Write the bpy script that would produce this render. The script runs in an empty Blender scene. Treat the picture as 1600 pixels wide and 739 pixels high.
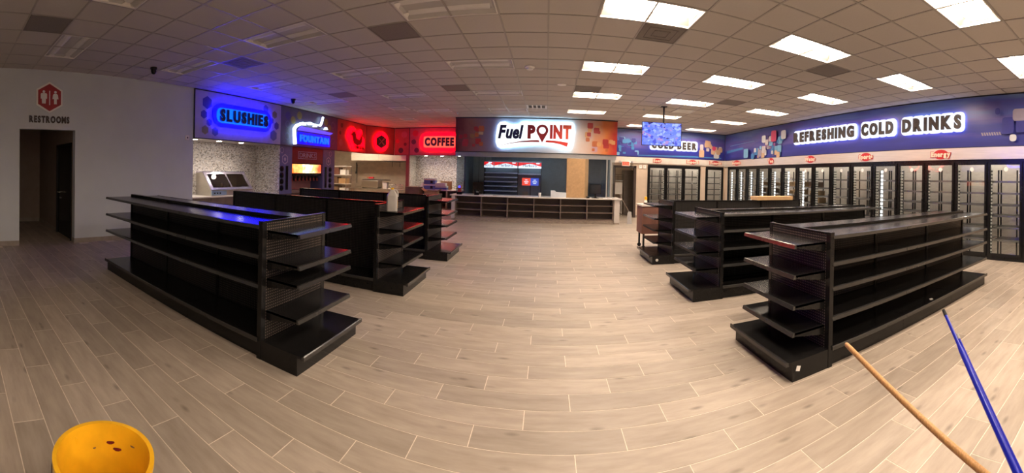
import bpy, bmesh, math, random
from mathutils import Vector, Matrix
random.seed(7)
scene = bpy.context.scene
COL = scene.collection
PI = math.pi

# ------------------------------------------------------------------ camera
F = 590.2                                   # pixels per radian of the 1600 x 739 panorama
V0 = 273.35                                 # pixel row of the camera's own horizon
CAM_H = 1.668
cam_d = bpy.data.cameras.new('panorama_camera')
cam_d.type = 'PANO'
cam_d.panorama_type = 'CENTRAL_CYLINDRICAL'
cam_d.central_cylindrical_range_u_min = -800.0 / F
cam_d.central_cylindrical_range_u_max = 800.0 / F
cam_d.central_cylindrical_range_v_min = -(739.0 - V0) / F
cam_d.central_cylindrical_range_v_max = V0 / F
cam_d.central_cylindrical_radius = 1.0
cam_d.clip_start = 0.02
cam = bpy.data.objects.new('panorama_camera', cam_d)
COL.objects.link(cam)
_r = Vector((0.99553804, 0.09072355, 0.02594709))
_f = Vector((-0.0906677, 0.99587566, -0.00332332))
_u = Vector((-0.02614157, 0.00095593, 0.99965779))
cam.matrix_world = Matrix(((_r.x, _u.x, -_f.x, 0), (_r.y, _u.y, -_f.y, 0), (_r.z, _u.z, -_f.z, CAM_H), (0, 0, 0, 1)))
scene.camera = cam

# ------------------------------------------------------------------ world, exposure
w = bpy.data.worlds.new('night'); scene.world = w; w.use_nodes = True
w.node_tree.nodes['Background'].inputs[0].default_value = (0.02, 0.02, 0.03, 1)
w.node_tree.nodes['Background'].inputs[1].default_value = 0.3
vs = scene.view_settings
vs.view_transform = 'Standard'; vs.look = 'None'; vs.gamma = 1.0; vs.use_curve_mapping = False
vs.exposure = 0.76
LENS = 33.0          # radiance of the lit ceiling lights
LENS_COL = (1.0, 0.82, 0.645)
SIGN_BLUE, SIGN_RED, SIGN_WHITE = 32.0, 10.0, 9.0

# ------------------------------------------------------------------ materials
MATS = {}
def mat(name, col, rough=0.5, metal=0.0, var=0.04, scale=6.0, bump=0.0, coat=0.0, spec=0.5, stretch=None):
    if name in MATS: return MATS[name]
    m = bpy.data.materials.new(name); m.use_nodes = True
    nt = m.node_tree; b = nt.nodes['Principled BSDF']
    b.inputs['Roughness'].default_value = rough
    b.inputs['Metallic'].default_value = metal
    b.inputs['Coat Weight'].default_value = coat
    b.inputs['Specular IOR Level'].default_value = spec
    tc = nt.nodes.new('ShaderNodeTexCoord')
    mp = nt.nodes.new('ShaderNodeMapping')
    if stretch: mp.inputs['Scale'].default_value = stretch
    nz = nt.nodes.new('ShaderNodeTexNoise'); nz.inputs['Scale'].default_value = scale; nz.inputs['Detail'].default_value = 4
    rp = nt.nodes.new('ShaderNodeValToRGB')
    rp.color_ramp.elements[0].color = (*[c * (1 - var * 2) for c in col], 1)
    rp.color_ramp.elements[1].color = (*[min(1, c * (1 + var * 2)) for c in col], 1)
    rp.color_ramp.elements[0].position = 0.3; rp.color_ramp.elements[1].position = 0.7
    L = nt.links.new
    L(tc.outputs['Object'], mp.inputs[0]); L(mp.outputs[0], nz.inputs['Vector']); L(nz.outputs['Fac'], rp.inputs[0]); L(rp.outputs[0], b.inputs['Base Color'])
    if bump:
        bp = nt.nodes.new('ShaderNodeBump'); bp.inputs['Strength'].default_value = bump; bp.inputs['Distance'].default_value = 0.01
        L(nz.outputs['Fac'], bp.inputs['Height']); L(bp.outputs[0], b.inputs['Normal'])
    MATS[name] = m
    return m
def emit(name, col, strength):
    if name in MATS: return MATS[name]
    m = bpy.data.materials.new(name); m.use_nodes = True
    b = m.node_tree.nodes['Principled BSDF']
    b.inputs['Base Color'].default_value = (*[min(1, c * 0.3 + 0.03) for c in col], 1)
    b.inputs['Emission Color'].default_value = (*col, 1)
    b.inputs['Emission Strength'].default_value = strength
    MATS[name] = m
    return m
def glass(name, tint, refl=1.45, rough=0.01):
    m = bpy.data.materials.new(name); m.use_nodes = True
    nt = m.node_tree; nt.nodes.remove(nt.nodes['Principled BSDF'])
    out = nt.nodes['Material Output']
    t = nt.nodes.new('ShaderNodeBsdfTransparent'); t.inputs[0].default_value = (*tint, 1)
    g = nt.nodes.new('ShaderNodeBsdfGlossy'); g.inputs['Roughness'].default_value = rough
    fr = nt.nodes.new('ShaderNodeFresnel'); geo = nt.nodes.new('ShaderNodeNewGeometry'); mi = nt.nodes.new('ShaderNodeMix')
    mi.inputs[2].default_value = refl; mi.inputs[3].default_value = 1 / refl     # the sheet's far face sees the same step as its near face
    nt.links.new(geo.outputs['Backfacing'], mi.inputs[0]); nt.links.new(mi.outputs[0], fr.inputs[0])
    mx = nt.nodes.new('ShaderNodeMixShader')
    nt.links.new(fr.outputs[0], mx.inputs[0]); nt.links.new(t.outputs[0], mx.inputs[1]); nt.links.new(g.outputs[0], mx.inputs[2])
    nt.links.new(mx.outputs[0], out.inputs[0])
    MATS[name] = m
    return m
def dots(name, base, hole, axis, pitch=0.0254, rad=0.24, rough=0.38):
    """perforated sheet steel: a square grid of punched holes in the plane (axis, z)"""
    m = bpy.data.materials.new(name); m.use_nodes = True
    nt = m.node_tree; b = nt.nodes['Principled BSDF']; b.inputs['Roughness'].default_value = rough; b.inputs['Specular IOR Level'].default_value = 0.25
    N = nt.nodes.new; L = nt.links.new
    tc = N('ShaderNodeTexCoord'); sp = N('ShaderNodeSeparateXYZ'); L(tc.outputs['Object'], sp.inputs[0])
    def cell(o):
        a = N('ShaderNodeMath'); a.operation = 'MULTIPLY'; a.inputs[1].default_value = 1 / pitch; L(o, a.inputs[0])
        f = N('ShaderNodeMath'); f.operation = 'FRACT'; L(a.outputs[0], f.inputs[0])
        s = N('ShaderNodeMath'); s.operation = 'SUBTRACT'; s.inputs[1].default_value = 0.5; L(f.outputs[0], s.inputs[0])
        q = N('ShaderNodeMath'); q.operation = 'MULTIPLY'; L(s.outputs[0], q.inputs[0]); L(s.outputs[0], q.inputs[1])
        return q.outputs[0]
    ad = N('ShaderNodeMath'); ad.operation = 'ADD'; L(cell(sp.outputs[axis]), ad.inputs[0]); L(cell(sp.outputs[2]), ad.inputs[1])
    lt = N('ShaderNodeMath'); lt.operation = 'LESS_THAN'; lt.inputs[1].default_value = rad * rad; L(ad.outputs[0], lt.inputs[0])
    mx = N('ShaderNodeMix'); mx.data_type = 'RGBA'; mx.inputs[6].default_value = (*base, 1); mx.inputs[7].default_value = (*hole, 1)
    L(lt.outputs[0], mx.inputs[0]); L(mx.outputs[2], b.inputs['Base Color'])
    MATS[name] = m
    return m
def ramp_mat(name, stops, coord=0, lo=0, hi=1, rough=0.35, noise=0.0, nscale=(1, 1, 1), nsc=3.0, coat=0.0):
    """printed sheet: a colour ramp along one object axis, broken up by stretched noise"""
    m = bpy.data.materials.new(name); m.use_nodes = True
    nt = m.node_tree; b = nt.nodes['Principled BSDF']; b.inputs['Roughness'].default_value = rough; b.inputs['Coat Weight'].default_value = coat
    N = nt.nodes.new; L = nt.links.new
    tc = N('ShaderNodeTexCoord'); sp = N('ShaderNodeSeparateXYZ'); L(tc.outputs['Object'], sp.inputs[0])
    mr = N('ShaderNodeMapRange'); mr.inputs[1].default_value = lo; mr.inputs[2].default_value = hi; L(sp.outputs[coord], mr.inputs[0])
    mp = N('ShaderNodeMapping'); mp.inputs['Scale'].default_value = nscale; L(tc.outputs['Object'], mp.inputs[0])
    nz = N('ShaderNodeTexNoise'); nz.inputs['Scale'].default_value = nsc; nz.inputs['Detail'].default_value = 3; L(mp.outputs[0], nz.inputs[0])
    a = N('ShaderNodeMath'); a.operation = 'MULTIPLY_ADD'; a.inputs[1].default_value = noise; L(nz.outputs['Fac'], a.inputs[0])
    s = N('ShaderNodeMath'); s.operation = 'SUBTRACT'; s.inputs[1].default_value = noise * 0.5; L(mr.outputs[0], s.inputs[0]); L(s.outputs[0], a.inputs[2])
    rp = N('ShaderNodeValToRGB'); cr = rp.color_ramp
    while len(cr.elements) < len(stops): cr.elements.new(0.5)
    for e, (p, c) in zip(cr.elements, stops): e.position = p; e.color = (*c, 1)
    L(a.outputs[0], rp.inputs[0]); L(rp.outputs[0], b.inputs['Base Color'])
    MATS[name] = m
    return m
def mosaic(name):
    m = bpy.data.materials.new(name); m.use_nodes = True
    nt = m.node_tree; b = nt.nodes['Principled BSDF']; b.inputs['Roughness'].default_value = 0.3
    N = nt.nodes.new; L = nt.links.new
    tc = N('ShaderNodeTexCoord'); mp = N('ShaderNodeMapping'); mp.inputs['Scale'].default_value = (21, 21, 42); L(tc.outputs['Object'], mp.inputs[0])
    v = N('ShaderNodeTexVoronoi'); v.distance = 'CHEBYCHEV'; v.inputs['Scale'].default_value = 1.0; v.inputs['Randomness'].default_value = 0.55; L(mp.outputs[0], v.inputs['Vector'])
    sp = N('ShaderNodeSeparateXYZ'); L(v.outputs['Color'], sp.inputs[0])
    rp = N('ShaderNodeValToRGB'); cr = rp.color_ramp; cr.interpolation = 'CONSTANT'
    cols = [(0, (0.62, 0.56, 0.48)), (0.25, (0.23, 0.205, 0.18)), (0.45, (0.75, 0.72, 0.66)), (0.65, (0.36, 0.29, 0.22)), (0.82, (0.55, 0.54, 0.52))]
    while len(cr.elements) < 5: cr.elements.new(0.5)
    for e, (p, c) in zip(cr.elements, cols): e.position = p; e.color = (*c, 1)
    L(sp.outputs[0], rp.inputs[0])
    lt = N('ShaderNodeMath'); lt.operation = 'GREATER_THAN'; lt.inputs[1].default_value = 0.46; L(v.outputs['Distance'], lt.inputs[0])
    mx = N('ShaderNodeMix'); mx.data_type = 'RGBA'; mx.inputs[7].default_value = (0.5, 0.47, 0.43, 1); L(lt.outputs[0], mx.inputs[0]); L(rp.outputs[0], mx.inputs[6])
    L(mx.outputs[2], b.inputs['Base Color'])
    MATS[name] = m
    return m
def plank_mat(name, source):
    """grey-tan wood-look porcelain; source gives the plank's own random shade"""
    m = bpy.data.materials.new(name); m.use_nodes = True
    nt = m.node_tree; b = nt.nodes['Principled BSDF']; b.inputs['Roughness'].default_value = 0.42; b.inputs['Specular IOR Level'].default_value = 0.35
    N = nt.nodes.new; L = nt.links.new
    if source == 'object': rnd = N('ShaderNodeObjectInfo').outputs['Random']
    else: rnd = N('ShaderNodeNewGeometry').outputs['Random Per Island']
    gm = N('ShaderNodeNewGeometry')
    ofs = N('ShaderNodeVectorMath'); ofs.operation = 'SCALE'; ofs.inputs[0].default_value = (13.7, 7.3, 3.1); L(rnd, ofs.inputs['Scale'])
    ad = N('ShaderNodeVectorMath'); ad.operation = 'ADD'; L(gm.outputs['Position'], ad.inputs[0]); L(ofs.outputs[0], ad.inputs[1])
    mp = N('ShaderNodeMapping'); mp.inputs['Scale'].default_value = (1.3, 7.0, 1.0); L(ad.outputs[0], mp.inputs[0])
    nz = N('ShaderNodeTexNoise'); nz.inputs['Scale'].default_value = 2.2; nz.inputs['Detail'].default_value = 6; nz.inputs['Roughness'].default_value = 0.6; L(mp.outputs[0], nz.inputs[0])
    rp = N('ShaderNodeValToRGB'); cr = rp.color_ramp
    cr.elements[0].position = 0.25; cr.elements[0].color = (0.30, 0.245, 0.195, 1)
    cr.elements[1].position = 0.72; cr.elements[1].color = (0.43, 0.365, 0.30, 1)
    L(nz.outputs['Fac'], rp.inputs[0])
    # dark knots
    mp2 = N('ShaderNodeMapping'); mp2.inputs['Scale'].default_value = (2.6, 7.0, 1.0); L(ad.outputs[0], mp2.inputs[0])
    vo = N('ShaderNodeTexVoronoi'); vo.inputs['Scale'].default_value = 1.0; L(mp2.outputs[0], vo.inputs['Vector'])
    kn = N('ShaderNodeMapRange'); kn.inputs[1].default_value = 0.03; kn.inputs[2].default_value = 0.17; kn.inputs[3].default_value = 0.55; kn.inputs[4].default_value = 1.0; L(vo.outputs['Distance'], kn.inputs[0])
    mr = N('ShaderNodeMapRange'); mr.inputs[3].default_value = 0.86; mr.inputs[4].default_value = 1.12; L(rnd, mr.inputs[0])
    mu = N('ShaderNodeMath'); mu.operation = 'MULTIPLY'; L(mr.outputs[0], mu.inputs[0]); L(kn.outputs[0], mu.inputs[1])
    sc = N('ShaderNodeVectorMath'); sc.operation = 'SCALE'; L(rp.outputs[0], sc.inputs[0]); L(mu.outputs[0], sc.inputs['Scale'])
    L(sc.outputs[0], b.inputs['Base Color'])
    MATS[name] = m
    return m

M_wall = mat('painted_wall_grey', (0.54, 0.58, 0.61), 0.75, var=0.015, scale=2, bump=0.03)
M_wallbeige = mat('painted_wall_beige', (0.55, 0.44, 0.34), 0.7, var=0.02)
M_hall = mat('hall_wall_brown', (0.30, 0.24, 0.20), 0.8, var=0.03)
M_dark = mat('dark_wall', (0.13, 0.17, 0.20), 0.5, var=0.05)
M_ceil = mat('ceiling_tile_white', (0.53, 0.495, 0.46), 0.95, var=0.025, scale=160, bump=0.12, spec=0.1)
M_grid = mat('ceiling_grid_metal', (0.36, 0.33, 0.30), 0.4, var=0.02)
M_plenum = mat('plenum_grey', (0.2, 0.2, 0.2), 0.9)
M_grout = mat('floor_grout', (0.72, 0.63, 0.53), 0.9, var=0.05, scale=30)
M_plank = plank_mat('wood_look_tile', 'object')
M_plank2 = plank_mat('wood_look_tile_far', 'island')
M_base = mat('baseboard_tile', (0.30, 0.26, 0.22), 0.5, var=0.06)
M_black = mat('black_powder_coat', (0.0095, 0.009, 0.009), 0.20, var=0.1, scale=40, spec=0.28)
M_blackm = mat('black_matte', (0.010, 0.010, 0.011), 0.5, var=0.1, spec=0.3)
M_lip = mat('price_channel_plastic', (0.030, 0.029, 0.028), 0.16, var=0.05, spec=0.6)
M_pegx = dots('pegboard_black_long', (0.006, 0.006, 0.0065), (0.085, 0.072, 0.064), 0)
M_pegy = dots('pegboard_black_end', (0.008, 0.0075, 0.007), (0.22, 0.17, 0.14), 1)
M_steel = mat('stainless_steel', (0.62, 0.58, 0.53), 0.28, 1.0, var=0.03, stretch=(1, 1, 12))
M_alu = mat('aluminium', (0.55, 0.55, 0.56), 0.3, 0.9, var=0.02)
M_chrome = mat('chrome_wire', (0.7, 0.7, 0.7), 0.15, 1.0, var=0.02)
M_white = mat('white_enamel', (0.78, 0.75, 0.71), 0.4, var=0.02)
M_band = mat('cooler_band_brushed', (0.72, 0.66, 0.60), 0.3, 0.55, var=0.04, stretch=(1, 0.3, 8))
M_counter = mat('quartz_top', (0.70, 0.64, 0.58), 0.25, var=0.04, scale=30)
M_brown = mat('brown_laminate', (0.085, 0.055, 0.042), 0.5, var=0.08, stretch=(1, 1, 6))
M_brownl = mat('brown_laminate_edge', (0.16, 0.115, 0.09), 0.5, var=0.08)
M_kick = mat('wood_tile_kick', (0.27, 0.215, 0.165), 0.5, var=0.12, stretch=(2, 2, 8))
M_pier = mat('pier_panel', (0.50, 0.45, 0.40), 0.6, var=0.03)
M_kraft = mat('kraft_cardboard', (0.47, 0.29, 0.14), 0.85, var=0.05, scale=14)
M_kraftd = mat('dark_cardboard', (0.20, 0.12, 0.075), 0.85, var=0.06)
M_mosaic = mosaic('mosaic_wall_tile')
M_red = mat('red_print', (0.33, 0.018, 0.02), 0.4, var=0.05)
M_navy = mat('navy_print', (0.012, 0.014, 0.09), 0.4, var=0.05)
M_letter = mat('dark_bronze_letter', (0.045, 0.03, 0.024), 0.45, var=0.05)
M_letterblue = mat('navy_letter', (0.006, 0.008, 0.08), 0.4, var=0.05)
M_whitep = mat('white_print', (0.8, 0.78, 0.75), 0.5, var=0.01)
M_yellow = mat('yellow_plastic', (0.82, 0.43, 0.012), 0.38, var=0.05, scale=9)
M_wood = mat('pale_wood_handle', (0.55, 0.29, 0.11), 0.45, var=0.12, scale=12, stretch=(20, 20, 2))
M_blue = mat('blue_plastic', (0.008, 0.016, 0.42), 0.28, var=0.05)
M_glass = glass('clear_glass', (0.93, 0.95, 0.95))
M_glassd = glass('counter_glass', (0.86, 0.91, 0.95), 1.6)
M_screenglass = glass('case_glass', (0.75, 0.72, 0.7), 1.5)
M_lens = emit('lit_lens', LENS_COL, LENS)
M_lensoff = mat('unlit_lens', (0.72, 0.70, 0.69), 0.4, var=0.02)
M_refloff = mat('unlit_reflector', (0.50, 0.48, 0.47), 0.5, var=0.01)
M_refl = mat('troffer_reflector', (0.30, 0.27, 0.25), 0.6, var=0.01)
M_vent = mat('return_grille', (0.20, 0.175, 0.155), 0.7, var=0.06, scale=80, bump=0.2)
M_ventd = mat('vent_dark', (0.07, 0.062, 0.056), 0.7)
M_globe = emit('jar_light_globe', (1.0, 0.90, 0.78), 150.0)
M_led = dots('shelf_post_slots', (0.16, 0.15, 0.14), (0.75, 0.73, 0.7), 1, pitch=0.05, rad=0.36, rough=0.35)
M_coolwall = mat('insulated_panel', (0.50, 0.45, 0.40), 0.45, 0.1, var=0.04, stretch=(1, 1, 4))
M_spot = emit('downlight_lens', (1.0, 0.9, 0.76), 40.0)

# ------------------------------------------------------------------ builders
class B:
    def __init__(s): s.v = []; s.f = []
    def poly(s, pts, faces):
        n = len(s.v); s.v += [tuple(p) for p in pts]; s.f += [tuple(i + n for i in q) for q in faces]; return s
    def box(s, x0, x1, y0, y1, z0, z1):
        x0, x1 = min(x0, x1), max(x0, x1); y0, y1 = min(y0, y1), max(y0, y1); z0, z1 = min(z0, z1), max(z0, z1)
        return s.poly([(x0, y0, z0), (x1, y0, z0), (x1, y1, z0), (x0, y1, z0), (x0, y0, z1), (x1, y0, z1), (x1, y1, z1), (x0, y1, z1)],
                      [(0, 3, 2, 1), (4, 5, 6, 7), (0, 1, 5, 4), (1, 2, 6, 5), (2, 3, 7, 6), (3, 0, 4, 7)])
    def prism(s, pts, vec):
        """closed outline pts (3-D, planar) pushed along vec"""
        n = len(pts); v = Vector(vec)
        a = [Vector(p) for p in pts]; nrm = Vector((0, 0, 0))
        for i in range(n): nrm += a[i].cross(a[(i + 1) % n])
        if nrm.dot(v) > 0: a.reverse()
        bpts = [p + v for p in a]
        return s.poly(a + bpts, [tuple(range(n)), tuple(range(2 * n - 1, n - 1, -1))] + [(i, i + n, (i + 1) % n + n, (i + 1) % n) for i in range(n)])
    def tube(s, path, r, n=8, caps=True):
        P = [Vector(p) for p in path]; R = r if isinstance(r, (list, tuple)) else [r] * len(P)
        rings = []; up = None
        for i, p in enumerate(P):
            t = (P[min(i + 1, len(P) - 1)] - P[max(i - 1, 0)]).normalized()
            if up is None: up = Vector((0, 0, 1)) if abs(t.z) < 0.9 else Vector((1, 0, 0))
            a = t.cross(up).normalized(); b = a.cross(t).normalized(); up = b
            rings.append([p + a * (R[i] * math.cos(2 * PI * k / n)) + b * (R[i] * math.sin(2 * PI * k / n)) for k in range(n)])
        o = len(s.v)
        for rg in rings: s.v += [tuple(q) for q in rg]
        for i in range(len(P) - 1):
            for k in range(n):
                k2 = (k + 1) % n
                s.f.append((o + i * n + k, o + i * n + k2, o + (i + 1) * n + k2, o + (i + 1) * n + k))
        if caps:
            s.f.append(tuple(o + k for k in range(n - 1, -1, -1))); e = o + (len(P) - 1) * n; s.f.append(tuple(e + k for k in range(n)))
        return s
    def lathe(s, prof, c=(0, 0, 0), n=24, axis='z', close=True):
        o = len(s.v); m = len(prof)
        for r, z in prof:
            for k in range(n):
                a = 2 * PI * k / n; x, y = r * math.cos(a), r * math.sin(a)
                p = (x, y, z) if axis == 'z' else ((z, x, y) if axis == 'x' else (x, z, y))
                s.v.append((p[0] + c[0], p[1] + c[1], p[2] + c[2]))
        for i in range(m - 1):
            for k in range(n):
                k2 = (k + 1) % n; s.f.append((o + i * n + k, o + i * n + k2, o + (i + 1) * n + k2, o + (i + 1) * n + k))
        if close:
            s.f.append(tuple(o + k for k in range(n - 1, -1, -1))); e = o + (m - 1) * n; s.f.append(tuple(e + k for k in range(n)))
        return s
    def mesh(s, name):
        me = bpy.data.meshes.new(name); me.from_pydata(s.v, [], s.f); me.update()
        bm = bmesh.new(); bm.from_mesh(me); bmesh.ops.recalc_face_normals(bm, faces=bm.faces); bm.to_mesh(me); bm.free()
        return me
    def obj(s, name, m, parent=None, smooth=False, bevel=0.0):
        me = s.mesh(name)
        me.materials.append(m)
        if smooth:
            for p in me.polygons: p.use_smooth = True
            try: me.set_sharp_from_angle(angle=0.7)
            except Exception: pass
        return link(name, me, parent, bevel)
def link(name, me, parent=None, bevel=0.0):
    o = bpy.data.objects.new(name, me); COL.objects.link(o)
    if parent: o.parent = parent
    if bevel:
        md = o.modifiers.new('bevel', 'BEVEL'); md.width = bevel; md.segments = 2; md.limit_method = 'ANGLE'
    return o
def tag(o, label, cat, group=None):
    o['label'] = label; o['category'] = cat
    if group: o['group'] = group
    return o
def thing(name, label, cat, loc=(0, 0, 0), rotz=0, group=None):
    o = bpy.data.objects.new(name, None); COL.objects.link(o); o.empty_display_size = 0.1
    o.location = loc; o.rotation_euler = (0, 0, rotz)
    return tag(o, label, cat, group)
def struct(o): o['kind'] = 'structure'; return o
def stuff(o): o['kind'] = 'stuff'; return o
def copy_tree(o, parent=None):
    c = o.copy(); COL.objects.link(c)
    if parent: c.parent = parent
    for ch in list(o.children): copy_tree(ch, c)
    return c
def box(name, m, parent, *b, bevel=0.0): return B().box(*b).obj(name, m, parent, bevel=bevel)

# lettering: built-in outline font turned into meshes, one mesh per character
_glyph = {}
def glyph(ch, bold=0.0, shear=0.0, depth=0.05, res=3):
    key = (ch, bold, shear, depth)
    if key in _glyph: return _glyph[key]
    cu = bpy.data.curves.new('glyph', 'FONT'); cu.body = ch; cu.offset = bold; cu.shear = shear; cu.extrude = depth; cu.resolution_u = res
    o = bpy.data.objects.new('glyph', cu); COL.objects.link(o)
    dg = bpy.context.evaluated_depsgraph_get(); dg.update()
    me = bpy.data.meshes.new_from_object(o.evaluated_get(dg))
    V = [v.co.copy() for v in me.vertices]; Fc = [tuple(p.vertices) for p in me.polygons]
    bpy.data.objects.remove(o); bpy.data.curves.remove(cu); bpy.data.meshes.remove(me)
    xs = [v.x for v in V]; ys = [v.y for v in V]
    _glyph[key] = (V, Fc, min(xs), max(xs), min(ys), max(ys))
    return _glyph[key]
def lettering(parent, text, a, right, normal, width, height, depth, m, bold=0.03, gap=0.10, shear=0.0, name='letter', joined=False, cap=None, space=0.38):
    """letters from lower-left point a, running width along right, capital height height; each letter a part"""
    right = Vector(right); normal = Vector(normal); up = Vector((0, 0, 1)); a = Vector(a)
    G = [None if c == ' ' else glyph(c, bold, shear, 0.5) for c in text]
    total = sum((space if g is None else g[3] - g[2]) for g in G) + gap * (len(text) - 1)
    capg = glyph(cap or 'H', bold, 0, 0.5); ch = capg[5] - capg[4]; base = capg[4]
    sx = width / total; sz = height / ch; x = 0; out = []; J = B()
    mats = m if isinstance(m, (list, tuple)) else [m] * len(text)
    for c, g, mm in zip(text, G, mats):
        if g is None: x += space + gap; continue
        bb = J if joined else B()
        pts = [a + right * ((v.x - g[2] + x) * sx) + up * ((v.y - base) * sz) + normal * ((v.z + 0.5) * depth) for v in g[0]]
        bb.poly(pts, g[1])
        cx = (x + (g[3] - g[2]) / 2) * sx
        out.append((cx, (g[3] - g[2]) * sx))
        if not joined: bb.obj(name, mm, parent)
        x += g[3] - g[2] + gap
    if joined: J.obj(name, mats[0], parent)
    return out
def rrect(cx, cz, w, h, r, n=4):
    r = min(r, w / 2, h / 2); P = []
    for qx, qz, a0 in ((1, 1, 0), (-1, 1, PI / 2), (-1, -1, PI), (1, -1, 1.5 * PI)):
        for k in range(n + 1):
            a = a0 + PI / 2 * k / n
            P.append((cx + qx * (w / 2 - r) + r * math.cos(a), cz + qz * (h / 2 - r) + r * math.sin(a)))
    return P
def regular(cx, cz, r, n=6, rot=PI / 2): return [(cx + r * math.cos(rot + 2 * PI * k / n), cz + r * math.sin(rot + 2 * PI * k / n)) for k in range(n)]
def sheet(b, pts2, o, right, normal, d0, d1):
    """2-D outline in a wall plane (right, z) pushed out from depth d0 to d1 along normal"""
    o = Vector(o); right = Vector(right); normal = Vector(normal)
    b.prism([o + right * p + Vector((0, 0, q)) + normal * d0 for p, q in pts2], normal * (d1 - d0)); return b

# ------------------------------------------------------------------ dimensions
H = 3.649
XL, XR, YB = -7.693, 7.725, 15.1
YF = -5.2
YK = 17.5
T = 0.61; GX, GY = -1.244, 5.281

# ------------------------------------------------------------------ floor
floor = struct(B().box(-11.4, 10.4, YF - 0.2, YK + 0.4, -0.12, -0.0015).obj('floor', M_grout))
PW, PL, STEP = 0.2067, 0.97, 0.3233
def in_view(x, y, z):
    d = Vector((x, y, z - CAM_H)); p = Vector((d.dot(_r), d.dot(_f), d.dot(_u))); r = math.hypot(p.x, p.y)
    th = math.atan2(p.x, p.y)
    return abs(th) < 1.40 and -0.84 < p.z / r < 0.50
planks = []
jmin = int((YF - 2.04) / PW) - 1
for j in range(jmin, int((YK - 2.04) / PW) + 1):
    y0 = 2.04 + j * PW; y1 = y0 + PW
    if y1 < YF or y0 > YK: continue
    first = -1.727 + (j * STEP) % PL
    k0 = int((-11.0 - first) / PL) - 1
    for k in range(k0, 25):
        x0 = first + k * PL; x1 = x0 + PL
        a, b_ = max(x0, -11.1), min(x1, 9.95 if y0 < 15 else 7.7)
        if b_ - a < 0.02: continue
        cx, cy = (a + b_) / 2, (y0 + y1) / 2
        if cx < XL - 0.1 and not (1.3 < cy < 2.6 or cy > 12.4): continue
        planks.append((a, b_, y0, y1, in_view(cx, cy, 0), math.hypot(cx, cy)))
g = 0.003
near = sorted([q for q in planks if q[4] and q[0] > XL and q[1] < XR], key=lambda q: q[5])[:298]
nearset = set(near)
full_me = None
for q in near:
    a, b_, y0, y1 = q[:4]
    if abs(b_ - a - PL) < 1e-4:
        if full_me is None:
            full_me = B().box(-PL / 2 + g, PL / 2 - g, -PW / 2 + g, PW / 2 - g, -0.001, 0.0).mesh('floor_plank'); full_me.materials.append(M_plank)
        o = link('floor_plank', full_me, floor); o.location = ((a + b_) / 2, (y0 + y1) / 2, 0)
    else:
        box('floor_plank', M_plank, floor, a + g, b_ - g, y0 + g, y1 - g, -0.001, 0)
fb = B()
for q in planks:
    if q in nearset: continue
    a, b_, y0, y1 = q[:4]
    fb.poly([(a + g, y0 + g, 0), (b_ - g, y0 + g, 0), (b_ - g, y1 - g, 0), (a + g, y1 - g, 0)], [(0, 1, 2, 3)])
stuff(fb.obj('distant_planks', M_plank2, floor))

# ------------------------------------------------------------------ ceiling
ceiling = struct(B().box(-11.4, 10.4, YF - 0.2, YK + 0.4, H + 0.25, H + 0.4).obj('ceiling', M_plenum))
lights_lit = [(4, -14), (8, -14), (12, -14), (4, -10), (8, -10), (12, -10), (4, -6), (8, -6), (12, -6), (4, -2), (8, -2), (12, -2), (4, 2), (8, 2), (12, 2), (4, 6), (8, 6), (12, 6), (4, 10), (8, 10), (12, 10), (8, 14), (12, 14)]  # lit rows behind the camera are unseen, added to brighten floor and walls
lights_off = [(-8, -14), (-4, -14), (0, -14), (-8, -10), (-4, -10), (0, -10), (-8, -6), (-4, -6), (0, -6), (-8, -2), (-4, -2), (0, -2), (-8, 2), (-4, 2), (0, 2), (-8, 6), (-4, 6), (0, 6), (-4, 10), (0, 10)]
vents_a = [(4, -1), (-2, -1), (-7, -1), (-7, -7), (9, 5), (9, -1), (-2, 5), (-7, 5), (3, 5)]
vents_b = [(-6, 9), (1, 9), (8, 8), (-7, 13)]
taken = set()
for c, j in lights_lit + lights_off: taken |= {(c - 1, j), (c, j)}
for c in vents_a + vents_b: taken.add(c)
cells = []
for i in range(-17, 19):
    for j in range(-18, 21):
        x0, y0 = GX + i * T, GY + j * T
        if x0 + T < XL - 1.2 or x0 > XR or y0 + T < YF or y0 > YK or (i, j) in taken: continue
        if x0 + T < XL + 0.05 and y0 < 12: continue
        cells.append((i, j, in_view(x0 + T / 2, y0 + T / 2, H), math.hypot(x0 + T / 2, y0 + T / 2)))
nearc = sorted([c for c in cells if c[2] and c[1] < 16], key=lambda c: c[3])[:298]
tile_me = B().box(-T / 2 + 0.004, T / 2 - 0.004, -T / 2 + 0.004, T / 2 - 0.004, 0.004, 0.02).mesh('ceiling_tile'); tile_me.materials.append(M_ceil)
for c in nearc:
    o = link('ceiling_tile', tile_me, ceiling); o.location = (GX + (c[0] + 0.5) * T, GY + (c[1] + 0.5) * T, H)
cb = B(); ns = set(nearc)
for c in cells:
    if c in ns: continue
    x0, y0 = GX + c[0] * T, GY + c[1] * T
    cb.poly([(x0, y0, H + 0.004), (x0 + T, y0, H + 0.004), (x0 + T, y0 + T, H + 0.004), (x0, y0 + T, H + 0.004)], [(3, 2, 1, 0)])
stuff(cb.obj('distant_tiles', M_ceil, ceiling))
gb = B()
for i in range(-17, 20):
    x = GX + i * T
    if XL - 1.1 < x < XR + 0.2: gb.box(x - 0.012, x + 0.012, YF, YK, H - 0.003, H + 0.003)
for j in range(-18, 21):
    y = GY + j * T
    if YF < y < YK: gb.box(XL - 1.1, XR, y - 0.012, y + 0.012, H - 0.0025, H + 0.0035)
stuff(gb.obj('ceiling_grid', M_grid, ceiling))

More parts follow.
